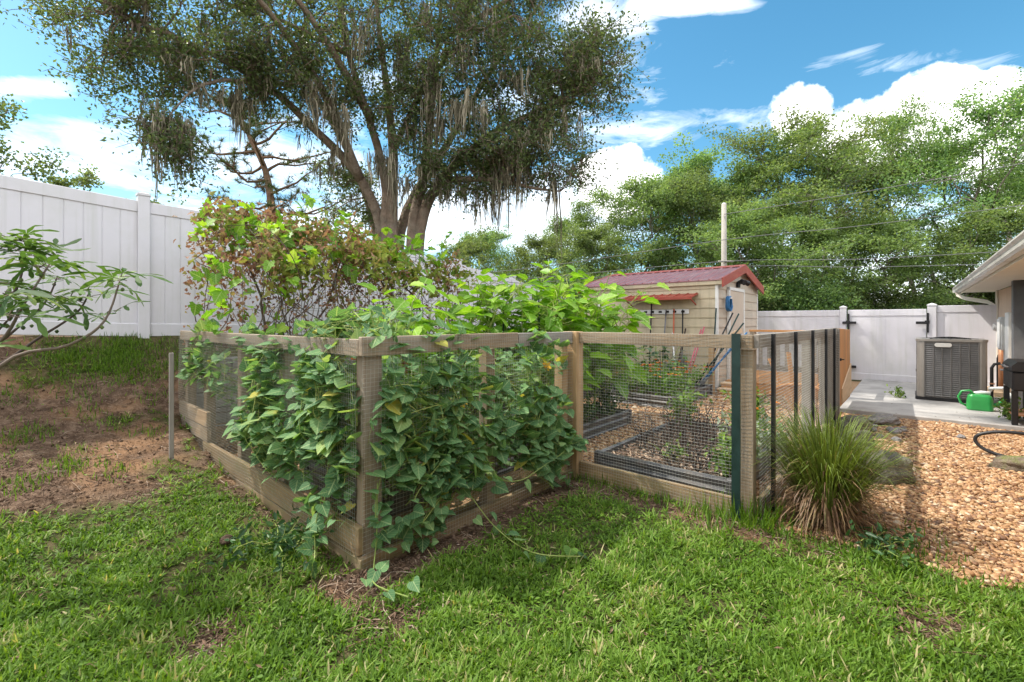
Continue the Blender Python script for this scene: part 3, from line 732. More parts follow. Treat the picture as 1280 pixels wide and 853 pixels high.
mb.add([(-.03, y0, 2.02), (-.03, y1, 2.02), (-.42, y1, 1.93), (-.42, y0, 1.93), (-.03, y0, 2.04), (-.03, y1, 2.04), (-.42, y1, 1.95), (-.42, y0, 1.95)],
       [np.array([[0, 1, 2, 3], [7, 6, 5, 4], [0, 4, 5, 1], [1, 5, 6, 2], [2, 6, 7, 3], [3, 7, 4, 0]])])
for k in range(9):
    y = y0 + .03 + k * (y1 - y0 - .06) / 8
    mb.bar((-.03, y, 2.045), (-.42, y, 1.955), .03, .02, .004)
mb.box(-.43, -.41, y0, y1, 1.90, 1.965, .003)
mb.build('awning', M['red_trim'], sh)
for y in (y0 + .05, y1 - .05):
    mb = MB(); mb.bar((-.03, y, 1.8), (-.38, y, 1.93), .02, .03); mb.build('awning_bracket', M['red_trim'], sh)
for y in (2.5, 3.0): part_box(sh, 'vent', 'trim_white', -.035, -.015, y, y + .28, 1.7, 1.86)

# blue coil hung on the shed wall
hc = thing('hose_coil', 'blue coiled hose hanging on the shed wall beside the tan door', 'hose', 8.31 + .42, .57 - .03, 1.82)
mb = MB(); p = []
for k in range(140):
    an = k / 140 * 2 * pi * 6; p.append((.11 * math.cos(an) * (1 + .1 * math.sin(k)), -.05 - k / 140 * .07, .15 * math.sin(an)))
mb.tube(p, .016, 6); mb.build('coil', M['blue_plastic'], hc, smooth=True)
mb = MB(); mb.box(-.03, .03, -.14, .0, .1, .14, .006); mb.build('hook', M['trim_white'], hc)

# tool rack and what hangs on it
rk = thing('tool_rack', 'white wall rack with black hooks below the red awning', 'rack', 8.31 - .03, .57 + .55, 1.66)
mb = MB(); mb.box(-.025, .0, 0, 1.1, -.05, .05, .006); mb.build('rail', M['white_plastic'], rk)
for y in (.12, .3, .46, .62, .8, .96):
    mb = MB(); mb.box(-.045, -.025, y - .035, y + .035, -.022, .022, .006); mb.tube([(-.03, y, -.01), (-.09, y, -.012), (-.1, y, .02)], .008, 6); mb.build('hook', M['black_iron'], rk)
def tool(kind, label, foot, top, mat, group=None):
    """a long handled tool from its foot to the end of its handle, in world metres"""
    foot = np.asarray(foot, float); top = np.asarray(top, float); d = unit(top - foot); L = np.linalg.norm(top - foot)
    r = thing_at(kind, label, 'garden tool', foot, group)
    s = unit(np.cross(d, [0.3, .2, 1])); f = np.cross(s, d)
    hl = {'rake': .02, 'shovel': .28, 'broom': .1, 'hoe': .02, 'garden_fork': .28, 'long_pole': 0}[kind]
    mb = MB(); mb.tube([d * hl, d * (hl + (L - hl) * .5), d * L], .0155, 8); mb.build('handle', M[mat], r, smooth=True)
    h = MB()
    if kind == 'rake':
        h.bar(-s * .2, s * .2, .02, .02, .003)
        for k in range(13): h.tube([s * (-.19 + k * .0317), s * (-.19 + k * .0317) + f * .02 - d * .03, s * (-.19 + k * .0317) + f * .05 - d * .05], [.004, .004, .002], 4)
    elif kind == 'shovel':
        pr = [(-.03, .3), (-.1, .26), (-.11, .1), (-.07, .03), (0, 0), (.07, .03), (.11, .1), (.1, .26), (.03, .3)]
        V = [s * u + d * v + f * (.35 * u * u * 4) for u, v in pr] + [s * u + d * v + f * (.35 * u * u * 4 + .006) for u, v in pr]; n = len(pr)
        h.add(V, [np.array([list(range(n)), [n + i for i in range(n)][::-1]]), np.array([[i, (i + 1) % n, (i + 1) % n + n, i + n] for i in range(n)])])
        h.tube([d * .24, d * .42], [.026, .018], 8)
    elif kind == 'broom':
        h.bar(-s * .15 + d * .1, s * .15 + d * .1, .05, .05, .006)
        for k in range(40):
            u = s * (-.14 + .28 * (k % 20) / 19) + f * (.012 if k < 20 else -.012); h.tube([u + d * .1, u * 1.15], .006, 4)
    elif kind == 'hoe':
        h.bar(-s * .08 + f * .06, s * .08 + f * .06, .012, .11, .003, up=d); h.tube([d * .06, d * .01 + f * .05], .01, 6)
    elif kind == 'garden_fork':
        for k in range(4): h.tube([d * .28 + s * (-.06 + .04 * k) * .5, d * .2 + s * (-.08 + .053 * k), s * (-.08 + .053 * k)], [.008, .007, .003], 6)
        h.tube([d * .26, d * .4], [.022, .017], 8)
    else: h.tube([d * -.0, d * .06], .02, 8)
    h.build('head', M['tool_metal'], r)
    return r
hung = 'long tools hanging on the shed rack'
def wl(y, z, o=.1): return AB(8.31 - o, .57 + y, z)
tool('shovel', 'black shovel hanging first from the corner end of the white rack', wl(.67, .42, .12), wl(.66, 1.70), 'black_iron', hung)
tool('garden_fork', 'orange handled fork hanging on the white shed rack', wl(.86, .4, .12), wl(.85, 1.72), 'orange_handle', hung)
tool('hoe', 'grey hoe hanging slightly slanted on the white shed rack', wl(1.1, .5, .12), wl(1.02, 1.70), 'tool_metal', hung)
tool('rake', 'tall black rake reaching up to the red awning', wl(1.4, .4, .12), wl(1.35, 1.95), 'black_iron', hung)
lean = 'long tools leaning at the shed corner'
for kind, lab, fa, fb, ta, tb, tz, mat in (
        ('long_pole', 'tall dark green pole leaning upright against the shed corner', 8.12, .62, 8.2, .55, 1.72, 'green_post'),
        ('broom', 'dark broom leaning steeply towards the tan shed door', 7.8, .75, 8.1, .10, 1.60, 'green_post'),
        ('rake', 'black handled rake leaning across the shed corner trim', 7.8, .85, 8.15, .22, 1.62, 'black_iron'),
        ('long_pole', 'thin green pole slanting low in the leaning tool bundle', 7.75, .95, 8.05, .0, 1.42, 'green_post'),
        ('shovel', 'blue handled shovel slanting lowest in the leaning bundle', 7.7, .80, 8.0, .02, 1.20, 'blue_plastic'),
        ('hoe', 'blue handled hoe slanting behind the wooden step post', 7.72, .88, 8.05, -.06, 1.24, 'blue_plastic'),
        ('rake', 'pink handled rake leaning against the cream shed wall', 7.75, 1.08, 8.24, .86, 1.28, 'pink_handle'),
        ('garden_fork', 'pink handled fork standing beside the pink rake', 7.75, 1.02, 8.25, .80, 1.34, 'pink_handle'),
        ('broom', 'short brown broom leaning against the cream shed wall', 7.8, 1.3, 8.24, 1.18, 1.3, 'dead_stem'),
        ('long_pole', 'white pole slanting down from the wall to the bed', 7.6, 1.12, 8.2, 1.45, 1.2, 'white_plastic'),
        ('shovel', 'pale wooden handled shovel leaning beside the step post', 7.7, .72, 8.1, .40, 1.15, 'tool_wood')):
    tool(kind, lab, AB(fa, fb, .02), AB(ta, tb, tz), mat, lean)

# ------------------------------------------------------------------ deck with railing at the shed door
dk = thing('shed_deck', 'low cedar deck with picket railing in front of the tan shed door', 'deck', 8.55, -1.18)
mb = MB()
for k in range(12): mb.box(.02, 2.6, k * .139, k * .139 + .133, .20, .235, .004)
mb.build('deck_boards', M['cedar'], dk)
for z0, z1 in ((.02, .195),): part_box(dk, 'skirt', 'cedar', -.03, .015, -.02, 1.66, z0, z1); part_box(dk, 'skirt', 'cedar', .02, 2.6, -.05, -.008, z0, z1)
for y in (.0, 1.14): part_box(dk, 'post', 'fence_wood', -.045, .045, y - .045, y + .045, -.1, 1.24)
for x in (1.3, 2.55): part_box(dk, 'post', 'cedar', x - .045, x + .045, -.05, .045, -.1, 1.24)
part_box(dk, 'rail', 'cedar', -.05, .05, -.06, 1.2, 1.245, 1.285); part_box(dk, 'rail', 'grey_wood', -.02, .02, .05, 1.09, 1.02, 1.16); part_box(dk, 'rail', 'grey_wood', -.02, .02, .05, 1.09, .5, .6)
part_box(dk, 'rail', 'cedar', .05, 2.6, -.05, .05, 1.245, 1.285); part_box(dk, 'rail', 'cedar', .05, 2.5, -.02, .02, .5, .6)
for k in range(7): part_box(dk, 'picket', 'grey_wood', -.035, -.021, .06 + k * .15, .13 + k * .15, .56, 1.1)
st_ = thing('wooden_steps', 'two pale wooden steps leading up to the shed deck', 'steps', 8.05, .0)
for k in range(2): part_box(st_, 'tread', 'plywood', .0 + k * .24, .26 + k * .24, 0, .5, .085 + k * .09, .12 + k * .09); part_box(st_, 'riser', 'cedar', .02 + k * .24, .045 + k * .24, .01, .49, -.02 + k * .09, .083 + k * .09)
sp_ = thing('wooden_post', 'square wooden post standing beside the deck steps at the shed corner', 'post', 7.95, .56)
part_box(sp_, 'shaft', 'post_wood', -.05, .05, -.05, .05, -.1, 1.1); mb = MB(); mb.bar((.0, -.06, 1.0), (.35, -.45, 1.28), .04, .09); mb.build('brace', M['plywood'], sp_)
# fan of old slats
fn = thing('slat_fan', 'weathered orange slats leaning as a fan with a curved band behind the wire', 'garden ornament', 7.2, -1.05)
mb = MB()
for k, an in enumerate((-.55, -.2, .2, .55)): mb.bar((0, .03 * k, .0), (.15, math.sin(an) * .9, .95 * math.cos(an)), .07, .018)
mb.build('slats', M['cedar'], fn)
mb = MB(); mb.tube([(0.02, .42 * math.cos(t), .22 + .2 * math.sin(t)) for t in np.linspace(0, pi, 12)], .028, 8); mb.build('band', M['cedar'], fn)

# ------------------------------------------------------------------ house
HB = -3.78
ho = thing('house', 'peach stucco house with white gutter and deep eave beside the gravel', 'house', 12.6, HB)
WL = 24.0; ho.scale = (1, .92, .945)
part_box(ho, 'wall', 'stucco', -WL, 0, -9, 0, -.2, 2.22, c=.01)
mb = MB(); mb.box(-WL, .45, .0, .56, 2.222, 2.245, .002); mb.box(.0, .45, -9.4, -.002, 2.222, 2.245, .002)
so = mb.build('soffit', M['soffit'], ho)
mb = MB(); mb.box(-WL, .47, .562, .585, 2.19, 2.36, .003); mb.build('fascia', M['soffit'], ho)
gp = [(0, 0), (.075, 0), (.095, .03), (.1, .075), (.125, .1), (.125, .118), (.115, .118), (.09, .09), (.085, .04), (.07, .01), (.008, .01), (.008, .12), (0, .12)]
mb = MB(); mb.prism(gp, (-WL, .587, 2.225), (.5, .587, 2.225), (0, 1, 0), (0, 0, 1)); mb.box(.5, .504, .587, .71, 2.225, 2.343, .001); gt = mb.build('gutter', M['gutter'], ho)
mb = MB()
V = [(-WL, .60, 2.362), (.5, .60, 2.362), (-4.6, -4.5, 4.15), (-WL, -4.5, 4.15), (.5, -9.6, 2.362), (-WL, -9.6, 2.362)]
V += [(x, y, z - .03) for x, y, z in V]
mb.add(V, [np.array([[0, 1, 2, 3], [3, 2, 4, 5], [7, 6, 9, 8], [8, 9, 11, 10], [0, 6, 7, 1], [1, 7, 10, 4]]), np.array([[1, 4, 2], [7, 8, 10]])]); mb.build('roof', M['shingle'], ho)
mb = MB()
mb.tube([(.3, .64, 2.23), (.3, .63, 2.16), (.24, .52, 2.08), (.02, .16, 1.98), (-.07, .06, 1.90), (-.08, .05, 1.75), (-.08, .05, .14), (-.08, .12, .09)], .05, 4); mb.build('downspout', M['soffit'], ho)
part_box(ho, 'post', 'grey_paint', -3.42, -3.25, .02, .17, .03, 2.22, c=.006)
part_box(ho, 'corner_board', 'soffit', -.22, -.004, .002, .03, .05, 2.22)
mb = MB(); mb.tube([(-1.05, .05, .1), (-1.05, .05, 1.2)], .045, 10); mb.build('pipe', M['copper'], ho, smooth=True)
mb = MB(); mb.tube([(-.75, .06, .1), (-.75, .06, .75), (-.9, .06, .82), (-1.0, .06, .82)], .03, 10); mb.build('pipe', M['black_iron'], ho, smooth=True)
mb = MB(); mb.lathe([(0, .16), (.075, .16), (.085, .12), (.085, 0), (0, 0)], 16); V = mb.V[0]; mb.V[0] = np.stack([V[:, 0] - .95, V[:, 2] + .0, V[:, 1] + 1.42], 1); mb.build('vent_hood', M['box_grey'], ho, smooth=False)
eb = part_box(ho, 'meter_box', 'box_grey', -2.05, -1.62, .003, .16, .98, 1.62, c=.012); part_box(eb, 'cover', 'trim_white', -2.0, -1.67, .162, .18, 1.02, 1.58, c=.006)
eb2 = part_box(ho, 'meter_box', 'trim_white', -2.55, -2.2, .003, .13, .6, 1.7, c=.012); mb = MB(); mb.tube([(-1.83, .08, .97), (-1.83, .08, .1)], .024, 8); mb.build('conduit', M['box_grey'], ho)
part_box(ho, 'ledge', 'plywood', -1.9, -.9, .003, .25, .0, .16, c=.01)

# ------------------------------------------------------------------ air conditioning unit
ac = thing('air_conditioner', 'grey louvred air conditioning unit standing on the concrete path by the gate', 'air conditioner', 9.46, -2.93, .06)
def rounded(hx, hy, r, n=5):
    p = []
    for cx, cy, s in ((hx - r, hy - r, 0), (-hx + r, hy - r, 1), (-hx + r, -hy + r, 2), (hx - r, -hy + r, 3)):
        for k in range(n + 1): an = (s + k / n) * pi / 2; p.append((cx + r * math.cos(an), cy + r * math.sin(an)))
    return np.array(p)
H = 1.10; hx = .44
def slab(mb, hx, hy, r, z0, z1, cx=hx, cy=0):
    q = rounded(hx, hy, r); n = len(q); V = [(x + cx, y + cy, z) for z in (z0, z1) for x, y in q]
    mb.add(V, [np.array([[i, (i + 1) % n, (i + 1) % n + n, i + n] for i in range(n)]), np.array([list(range(n))[::-1], [n + i for i in range(n)]])])
mb = MB(); slab(mb, .46, .46, .05, -.03, .05); mb.build('base_pad', M['black_iron'], ac)
mb = MB(); slab(mb, .405, .405, .09, .05, H - .06); mb.build('coil', M['ac_louver'], ac)
for sx in (-1, 1):
    for sy in (-1, 1):
        mb = MB()
        q = [(.44 + sx * u, sy * v) for u, v in ((.44, .345), (.44, .37), (.42, .42), (.37, .44), (.345, .44), (.345, .425), (.365, .425), (.405, .405), (.425, .365), (.425, .345))]
        n = len(q); V = [(x, y, z) for z in (.055, H - .062) for x, y in q]
        mb.add(V, [np.array([[i, (i + 1) % n, (i + 1) % n + n, i + n] for i in range(n)])])
        mb.build('corner_panel', M['ac_metal'], ac)
mb = MB()
for face in range(4):
    for k in range(26):
        z = .085 + k * .0355
        for u0, u1 in ((-.342, .342),):
            c, s = math.cos(face * pi / 2), math.sin(face * pi / 2)
            P = lambda u, o, zz: (.44 + c * (-.418 - o) - s * u, s * (-.418 - o) + c * u, zz)
            V = [P(u, o, zz) for u in (u0, u1) for o, zz in ((0, z + .026), (.02, z), (.018, z - .004), (-.002, z + .022))]
            mb.add(V, [np.array([[0, 1, 5, 4], [1, 2, 6, 5], [2, 3, 7, 6], [3, 0, 4, 7]])])
    for u in (-.335, -.223, -.112, 0, .112, .223, .335):
        c, s = math.cos(face * pi / 2), math.sin(face * pi / 2)
        p = np.array((.44 + c * -.438 - s * u, s * -.438 + c * u, 0)); mb.bar(p + [0, 0, .055], p + [0, 0, H - .06], .012, .014, .002, up=(c, s, 0))
mb.build('louvres', M['ac_louver'], ac)
mb = MB(); slab(mb, .455, .455, .10, H - .06, H - .02); mb.build('top_cover', M['ac_metal'], ac)
mb = MB()
for k in range(1, 9): mb.tube([(.44 + k * .045 * math.cos(t), k * .045 * math.sin(t), H + .012 - .0018 * k * k * .4) for t in np.linspace(0, 2 * pi, 28)], .004, 4, cap=False)
for k in range(8): t = k * pi / 4; mb.tube([(.44, 0, H + .014), (.44 + .37 * math.cos(t), .37 * math.sin(t), H - .018)], .005, 4)
mb.build('fan_grille', M['black_iron'], ac)
mb = MB(); q = rounded(.11, .035, .034); n = len(q); V = [(o, x + .1, z + H - .12) for o in (-.03, .0) for x, z in q]; mb.add(V, [np.array([[i, (i + 1) % n, (i + 1) % n + n, i + n] for i in range(n)]), np.array([list(range(n)), [n + i for i in range(n)][::-1]])]); mb.build('badge', M['badge'], ac)
# pipes beside it, spigot, grill, watering can
sg = thing('garden_spigot', 'black standpipe with brass tap behind the green watering can', 'tap', 9.5, -3.42, .06)
mb = MB(); mb.tube([(0, 0, 0), (0, 0, .62), (0.0, -.03, .68), (0, -.1, .7)], .022, 8); mb.build('standpipe', M['black_iron'], sg); mb = MB(); mb.tube([(-.0, 0, .3), (-.08, .0, .3), (-.1, 0, .26)], .018, 8); mb.tube([(-.05, -.03, .36), (-.05, .03, .36)], .012, 6); mb.build('tap', M['copper'], sg)
gr = thing('charcoal_grill', 'black box grill on square legs standing against the house wall', 'grill', 8.1, -3.56, .06)
mb = MB(); mb.box(-.55, .25, -.11, .13, .46, .72, .02); mb.build('firebox', M['black_iron'], gr)
mb = MB(); q = [(-.12, .722), (.14, .722), (.135, .79), (.08, .85), (-.07, .85), (-.115, .79)]; mb.prism(q, (-.56, 0, 0), (.26, 0, 0), (0, 1, 0), (0, 0, 1)); lid = mb.build('lid', M['black_iron'], gr)
mb = MB(); mb.tube([(-.3, .13, .76), (-.3, .17, .77), (.0, .17, .77), (.0, .13, .76)], .012, 8); mb.build('handle', M['tool_metal'], lid)
for x in (-.5, .2):
    for y in (-.09, .1): part_box(gr, 'leg', 'black_iron', x - .03, x + .03, y - .03, y + .03, .0, .458)
part_box(gr, 'shelf', 'copper', -.48, .18, -.12, .12, .12, .135); part_box(gr, 'side_shelf', 'tool_metal', .262, .42, -.15, .15, .66, .68)
wc_ = thing('watering_can', 'bright green plastic watering can standing on the concrete path edge', 'watering can', 8.75, -3.22, .06)
mb = MB(); q1 = rounded(.10, .15, .06); rows = [(0, .92), (.02, 1.0), (.16, .97), (.22, .9), (.245, .75), (.25, .4)]
n = len(q1); V = [(x * s, y * s, z) for z, s in rows for x, y in q1]
mb.add(V, [np.array([[r * n + i, r * n + (i + 1) % n, (r + 1) * n + (i + 1) % n, (r + 1) * n + i] for r in range(len(rows) - 1) for i in range(n)]), np.array([list(range(n))[::-1], [(len(rows) - 1) * n + i for i in range(n)]])])
mb.build('body', M['green_plastic'], wc_, smooth=False)
mb = MB(); mb.tube([(0, .05, .235), (0, .11, .30), (0, .2, .28), (0, .24, .19), (0, .21, .09), (0, .14, .05)], .016, 8); mb.build('handle', M['green_plastic'], wc_, smooth=True)
mb = MB(); mb.tube([(0, -.11, .06), (0, -.2, .12), (0, -.31, .24)], [.034, .026, .018], 10); spo = mb.build('spout', M['green_plastic'], wc_, smooth=True)
mb = MB(); mb.tube([(0, -.30, .232), (0, -.35, .275)], [.018, .045], 12); mb.build('rose', M['white_plastic'], spo)
hz = thing('white_hose', 'short white hose running from the black tap behind the watering can', 'hose', 9.3, -3.40, .06)
mb = MB(); mb.tube([(.1, 0, .3), (-.1, .02, .27), (-.35, .05, .33), (-.7, .0, .38), (-1.0, -.06, .42)], .02, 8); mb.build('tube', M['white_plastic'], hz, smooth=True)
sn = thing('spray_nozzle', 'white spray nozzle lying on top of the green watering can', 'nozzle', 8.78, -3.24, .315)
mb = MB(); mb.tube([(0, .1, .0), (0, .0, .02), (.0, -.1, .02)], [.02, .03, .025], 8); mb.tube([(0, -.02, .02), (.0, .03, -.05)], .014, 6); mb.build('body', M['white_plastic'], sn, smooth=True)
bh = thing('black_hose', 'black garden hose loop rising from the gravel beside the mossy log', 'hose', 5.55, -3.35, gab(5.55, -3.35) + .02)
pts = [(-.2, -.7, .02), (-.1, -.4, .0), (-.05, .0, .0), (.02, .28, .03), (.06, .40, .11), (.06, .38, .20), (.05, .2, .26), (.04, -.1, .26), (.02, -.5, .2), (-.02, -.9, .1)]
def smooth_path(p, k=6):
    p = np.asarray(p, float); t = np.arange(len(p)); tt = np.linspace(0, len(p) - 1, (len(p) - 1) * k + 1); o = []
    for x in tt:
        i = min(int(x), len(p) - 2); f = x - i; a = p[max(i - 1, 0)]; b = p[i]; c = p[i + 1]; d_ = p[min(i + 2, len(p) - 1)]
        o.append(.5 * ((2 * b) + (c - a) * f + (2 * a - 5 * b + 4 * c - d_) * f * f + (3 * b - a - 3 * c + d_) * f ** 3))
    return np.array(o)
mb = MB(); mb.tube(smooth_path(pts), .017, 8); mb.build('tube', M['hose'], bh, smooth=True)

# ------------------------------------------------------------------ rocks
def rock(name, label, cat, p, size, mat, seed, group=None, rotz=0.):
    V, F = blob_verts(4); s = seed * 3.7
    d = 1 + .55 * (fbm(V[:, 0] * 1.3 + s, V[:, 1] * 1.3 + V[:, 2] * 1.9 + s, 4) - .5) + .25 * (fbm(V[:, 2] * 4 + s, V[:, 0] * 4 - V[:, 1] * 3, 3) - .5)
    V = V * d[:, None] * np.asarray(size)
    mb = MB(); mb.add(V, [F]); o = mb.build(name, M[mat], None, p, rotz, smooth=True); tag(o, label, cat, group); return o
def gp_(a, b, dz=0): p = AB(a, b); return (p[0], p[1], gz(p[0], p[1]) + dz)
rock('boulder', 'dark rounded boulder half hidden behind the ornamental grass', 'rock', gp_(3.98, -2.22, .08), (.25, .2, .19), 'rock', 1)
rock('boulder', 'flat dark grey stone lying at the edge of the concrete path', 'rock', gp_(6.95, -2.12, .05), (.27, .17, .105), 'rock_grey', 2, rotz=.5)
rock('boulder', 'small black rock under the foot of the cedar gate', 'rock', gp_(5.9, -1.86, .08), (.2, .17, .17), 'rock', 3)
rock('boulder', 'squat dark rock between the cedar gate and the grass clump', 'rock', gp_(5.0, -1.95, .06), (.2, .16, .15), 'rock', 4)
rock('mossy_log', 'mossy hollow log lying on the gravel beneath the black hose', 'log', gp_(5.12, -3.36, .05), (.15, .36, .12), 'moss_rock', 5, rotz=PHI)
p = at(283, 683, 2.93); rock('dirt_clod', 'brown dirt clod lying alone on the lawn', 'clod', (p[0], p[1], gz(p[0], p[1]) + .045), (.038, .034, .026), 'soil', 6)
for k in range(22):
    a, b = 6.25 + R0.normal() * .2, -2.2 + R0.normal() * .22
    rock('slate_pebble', 'blue grey pebble among the small heap beside the flat dark stone', 'pebble', gp_(a, b, .025), tuple(R0.uniform(.03, .06, 3) * [1, 1, .6]), 'rock_grey', 10 + k, 'blue grey pebbles beside the flat stone')
# stake on the bank
sk = thing('wooden_stake', 'thin grey stake standing upright in the dirt bank', 'stake', -.35, 2.75, 0)
z0 = gab(-.35, 2.75); part_box(sk, 'shaft', 'grey_wood', -.018, .018, -.013, .013, z0 - .15, z0 + .99)

# ------------------------------------------------------------------ utility pole and wires
up_ = thing_at('utility_pole', 'pale concrete utility pole rising behind the shed roof', 'utility pole', (8.85, 19.0, 0))
mb = MB(); mb.tube([(0, 0, -.5), (0, 0, 3), (0, 0, 6.35)], [.13, .115, .10], 10); mb.build('shaft', M['concrete_pole'], up_, smooth=True)
mb = MB(); mb.tube([(0, 0, 6.34), (0, 0, 6.40)], [.10, .05], 10); mb.build('cap', M['box_grey'], up_)
mb = MB(); mb.box(-.3, .3, -.19, -.11, 3.9, 3.97, .01); mb.build('crossbar', M['concrete_pole'], up_)
for lab, q in (('lowest power line crossing from the pole over the white gate', [(430, 368, 22), (640, 356, 20), (905, 334, 18.8), (1080, 334, 18), (1330, 328, 17)]), ('second lowest power line passing in front of the dark trees', [(430, 362, 22), (640, 350, 20), (905, 327, 18.8), (1080, 324, 18), (1330, 310, 17)]),
               ('power line sagging high across the tree crowns', [(430, 352, 22), (640, 338, 20), (905, 300, 18.8), (1080, 282, 18), (1330, 250, 17)]), ('topmost power line rising from the pole top', [(905, 268, 18.8), (1080, 240, 18), (1330, 195, 17)])):
    mb = MB(); mb.tube(smooth_path([at(*p) for p in q], 6), .014, 5); o = mb.build('power_line', M['cable'], None); tag(o, lab, 'power line', 'power lines behind the shed')
# ------------------------------------------------------------------ trees
def wobble_path(p, q, n, amp, rng, lift=0.0):
    t = np.linspace(0, 1, n)[:, None]; p = np.asarray(p, float); q = np.asarray(q, float)
    off = np.cumsum(rng.normal(size=(n, 3)), 0); off -= off[0] + (off[-1] - off[0]) * t
    L = np.linalg.norm(q - p)
    return p + (q - p) * t + off * amp * L / n + np.array([0, 0, 1.0]) * lift * L * (4 * t * (1 - t))
def leaves_at(mb, C, n, spread, size, rng, up=.6, T=LEAF_T, F=LEAF_F, wid=1.0, flat=.7, rbase=None):
    """n leaves round each of the centres C"""
    m = len(C) * n
    off = rng.normal(size=(m, 3)) * [1, 1, flat]; off = off / np.maximum(np.linalg.norm(off, axis=1, keepdims=True), .001) * (rng.random((m, 1)) ** .5)
    P = np.repeat(C, n, 0) + off * spread
    d = rdir(m, rng) + off * .6; nr = rdir(m, rng) + np.array([0, 0, up])
    s = size * rng.uniform(.65, 1.25, m)
    r = rng.random(m) * .75 + np.repeat(rng.random(len(C)) * .25, n) if rbase is None else rbase(m)
    mb.scatter(T, F, P, frames(d, nr), np.stack([s * wid, s, s], 1), r)

def forest_tree(seed, H, spread, cstart, n_limb, n_leaf, leaf, lean=.06, tr=.15):
    """trunk, limbs that fork, twigs, and flattened sprays of leaves at their ends, so gaps stay between the limbs"""
    rng = np.random.default_rng(seed); tk = MB(); cr = MB(); C = []; Rr = []
    tp = wobble_path((0, 0, -.4), (rng.normal() * lean * H, rng.normal() * lean * H, H * .95), 14, .4, rng); rad = tr * H / 12 * np.linspace(1, .14, 14); tk.tube(tp, rad, 8)
    lop = rng.random() * 6
    for k in range(n_limb):
        f = cstart + (1 - cstart) * ((k + .5) / n_limb) ** .9; i = min(f * 13, 12.5); j = int(i); p = tp[j] + (tp[j + 1] - tp[j]) * (i - j)
        an = k * 2.4 + rng.normal() * .5; g = (f - cstart) / (1 - cstart)
        w = spread * (.30 + .85 * math.sin(min(1, g * .78 + .24) * pi) ** .8) * rng.uniform(.55, 1.25) * (1 + .25 * math.cos(an - lop))
        el = rng.uniform(.15, .6) + .55 * g; q = p + np.array([math.cos(an) * w * math.cos(el), math.sin(an) * w * math.cos(el), w * math.sin(el)])
        lp = wobble_path(p, q, 9, .55, rng, .05); r0 = rad[j] * .5; tk.tube(lp, np.linspace(r0, .014, 9), 5); ends = [lp[-1], lp[-2] + rng.normal(size=3) * .1]
        for s_ in range(int(4 + w * 1.6)):
            b = lp[rng.integers(3, 9)]; e = b + (unit(q - p) * .5 + rdir(1, rng)[0] * np.array([1, 1, .7])) * w * rng.uniform(.18, .42) + [0, 0, .12]
            sp = wobble_path(b, e, 5, .4, rng); tk.tube(sp, np.linspace(r0 * .32 + .004, .006, 5), 4, cap=False); ends += [sp[-1], sp[-2], sp[2]]
        C += ends
    C += [tp[-1], tp[-1] + [0, 0, .25], tp[-2] + [.2, 0, 0], tp[-2] - [.2, .1, 0]]
    C = np.array(C); n = max(10, n_leaf // len(C)); cw = rng.random(len(C))
    leaves_at(cr, C, n, spread * .15, leaf, rng, flat=.42, wid=1.15, up=.9, rbase=lambda m: np.clip(rng.random(m) * .55 + np.repeat(cw, n) * .45, 0, 1))
    return tk, cr
protos = []
for k, (H, spd, cs, nl, nleaf, lf) in enumerate(((13.5, 4.2, .26, 24, 27000, .165), (12.0, 3.9, .2, 26, 27000, .165), (14.5, 4.6, .38, 19, 18000, .165), (10.5, 3.8, .08, 26, 29000, .16), (15.0, 5.0, .40, 17, 18000, .17))):
    tk, cr = forest_tree(100 + k, H, spd, cs, nl, nleaf, lf)
    protos.append((raw_mesh('woodland_trunk', np.concatenate(tk.V), tk.P, np.concatenate(tk.r), None, True), raw_mesh('woodland_crown', np.concatenate(cr.V), cr.P, np.concatenate(cr.r)), H))
    protos[-1][0].materials.append(M['bark_grey']); protos[-1][1].materials.append(M['wood_leaf'])
def wood_tree(k, px, top_y, Z, rz, label, sx=1.0, name='woodland_tree'):
    tm, cm, H = protos[k]; p = at(px, 402, Z); zt = EYE + (402 - top_y) / 569 * Z; s = zt / H
    r = thing_at(name, label, 'tree', (p[0], p[1], 0), 'trees behind the white gate and shed', rz); r.scale = (s * sx, s * sx, s)
    for nm, me in (('trunk', tm), ('crown', cm)):
        o = bpy.data.objects.new(nm, me); COL.objects.link(o); o.parent = r
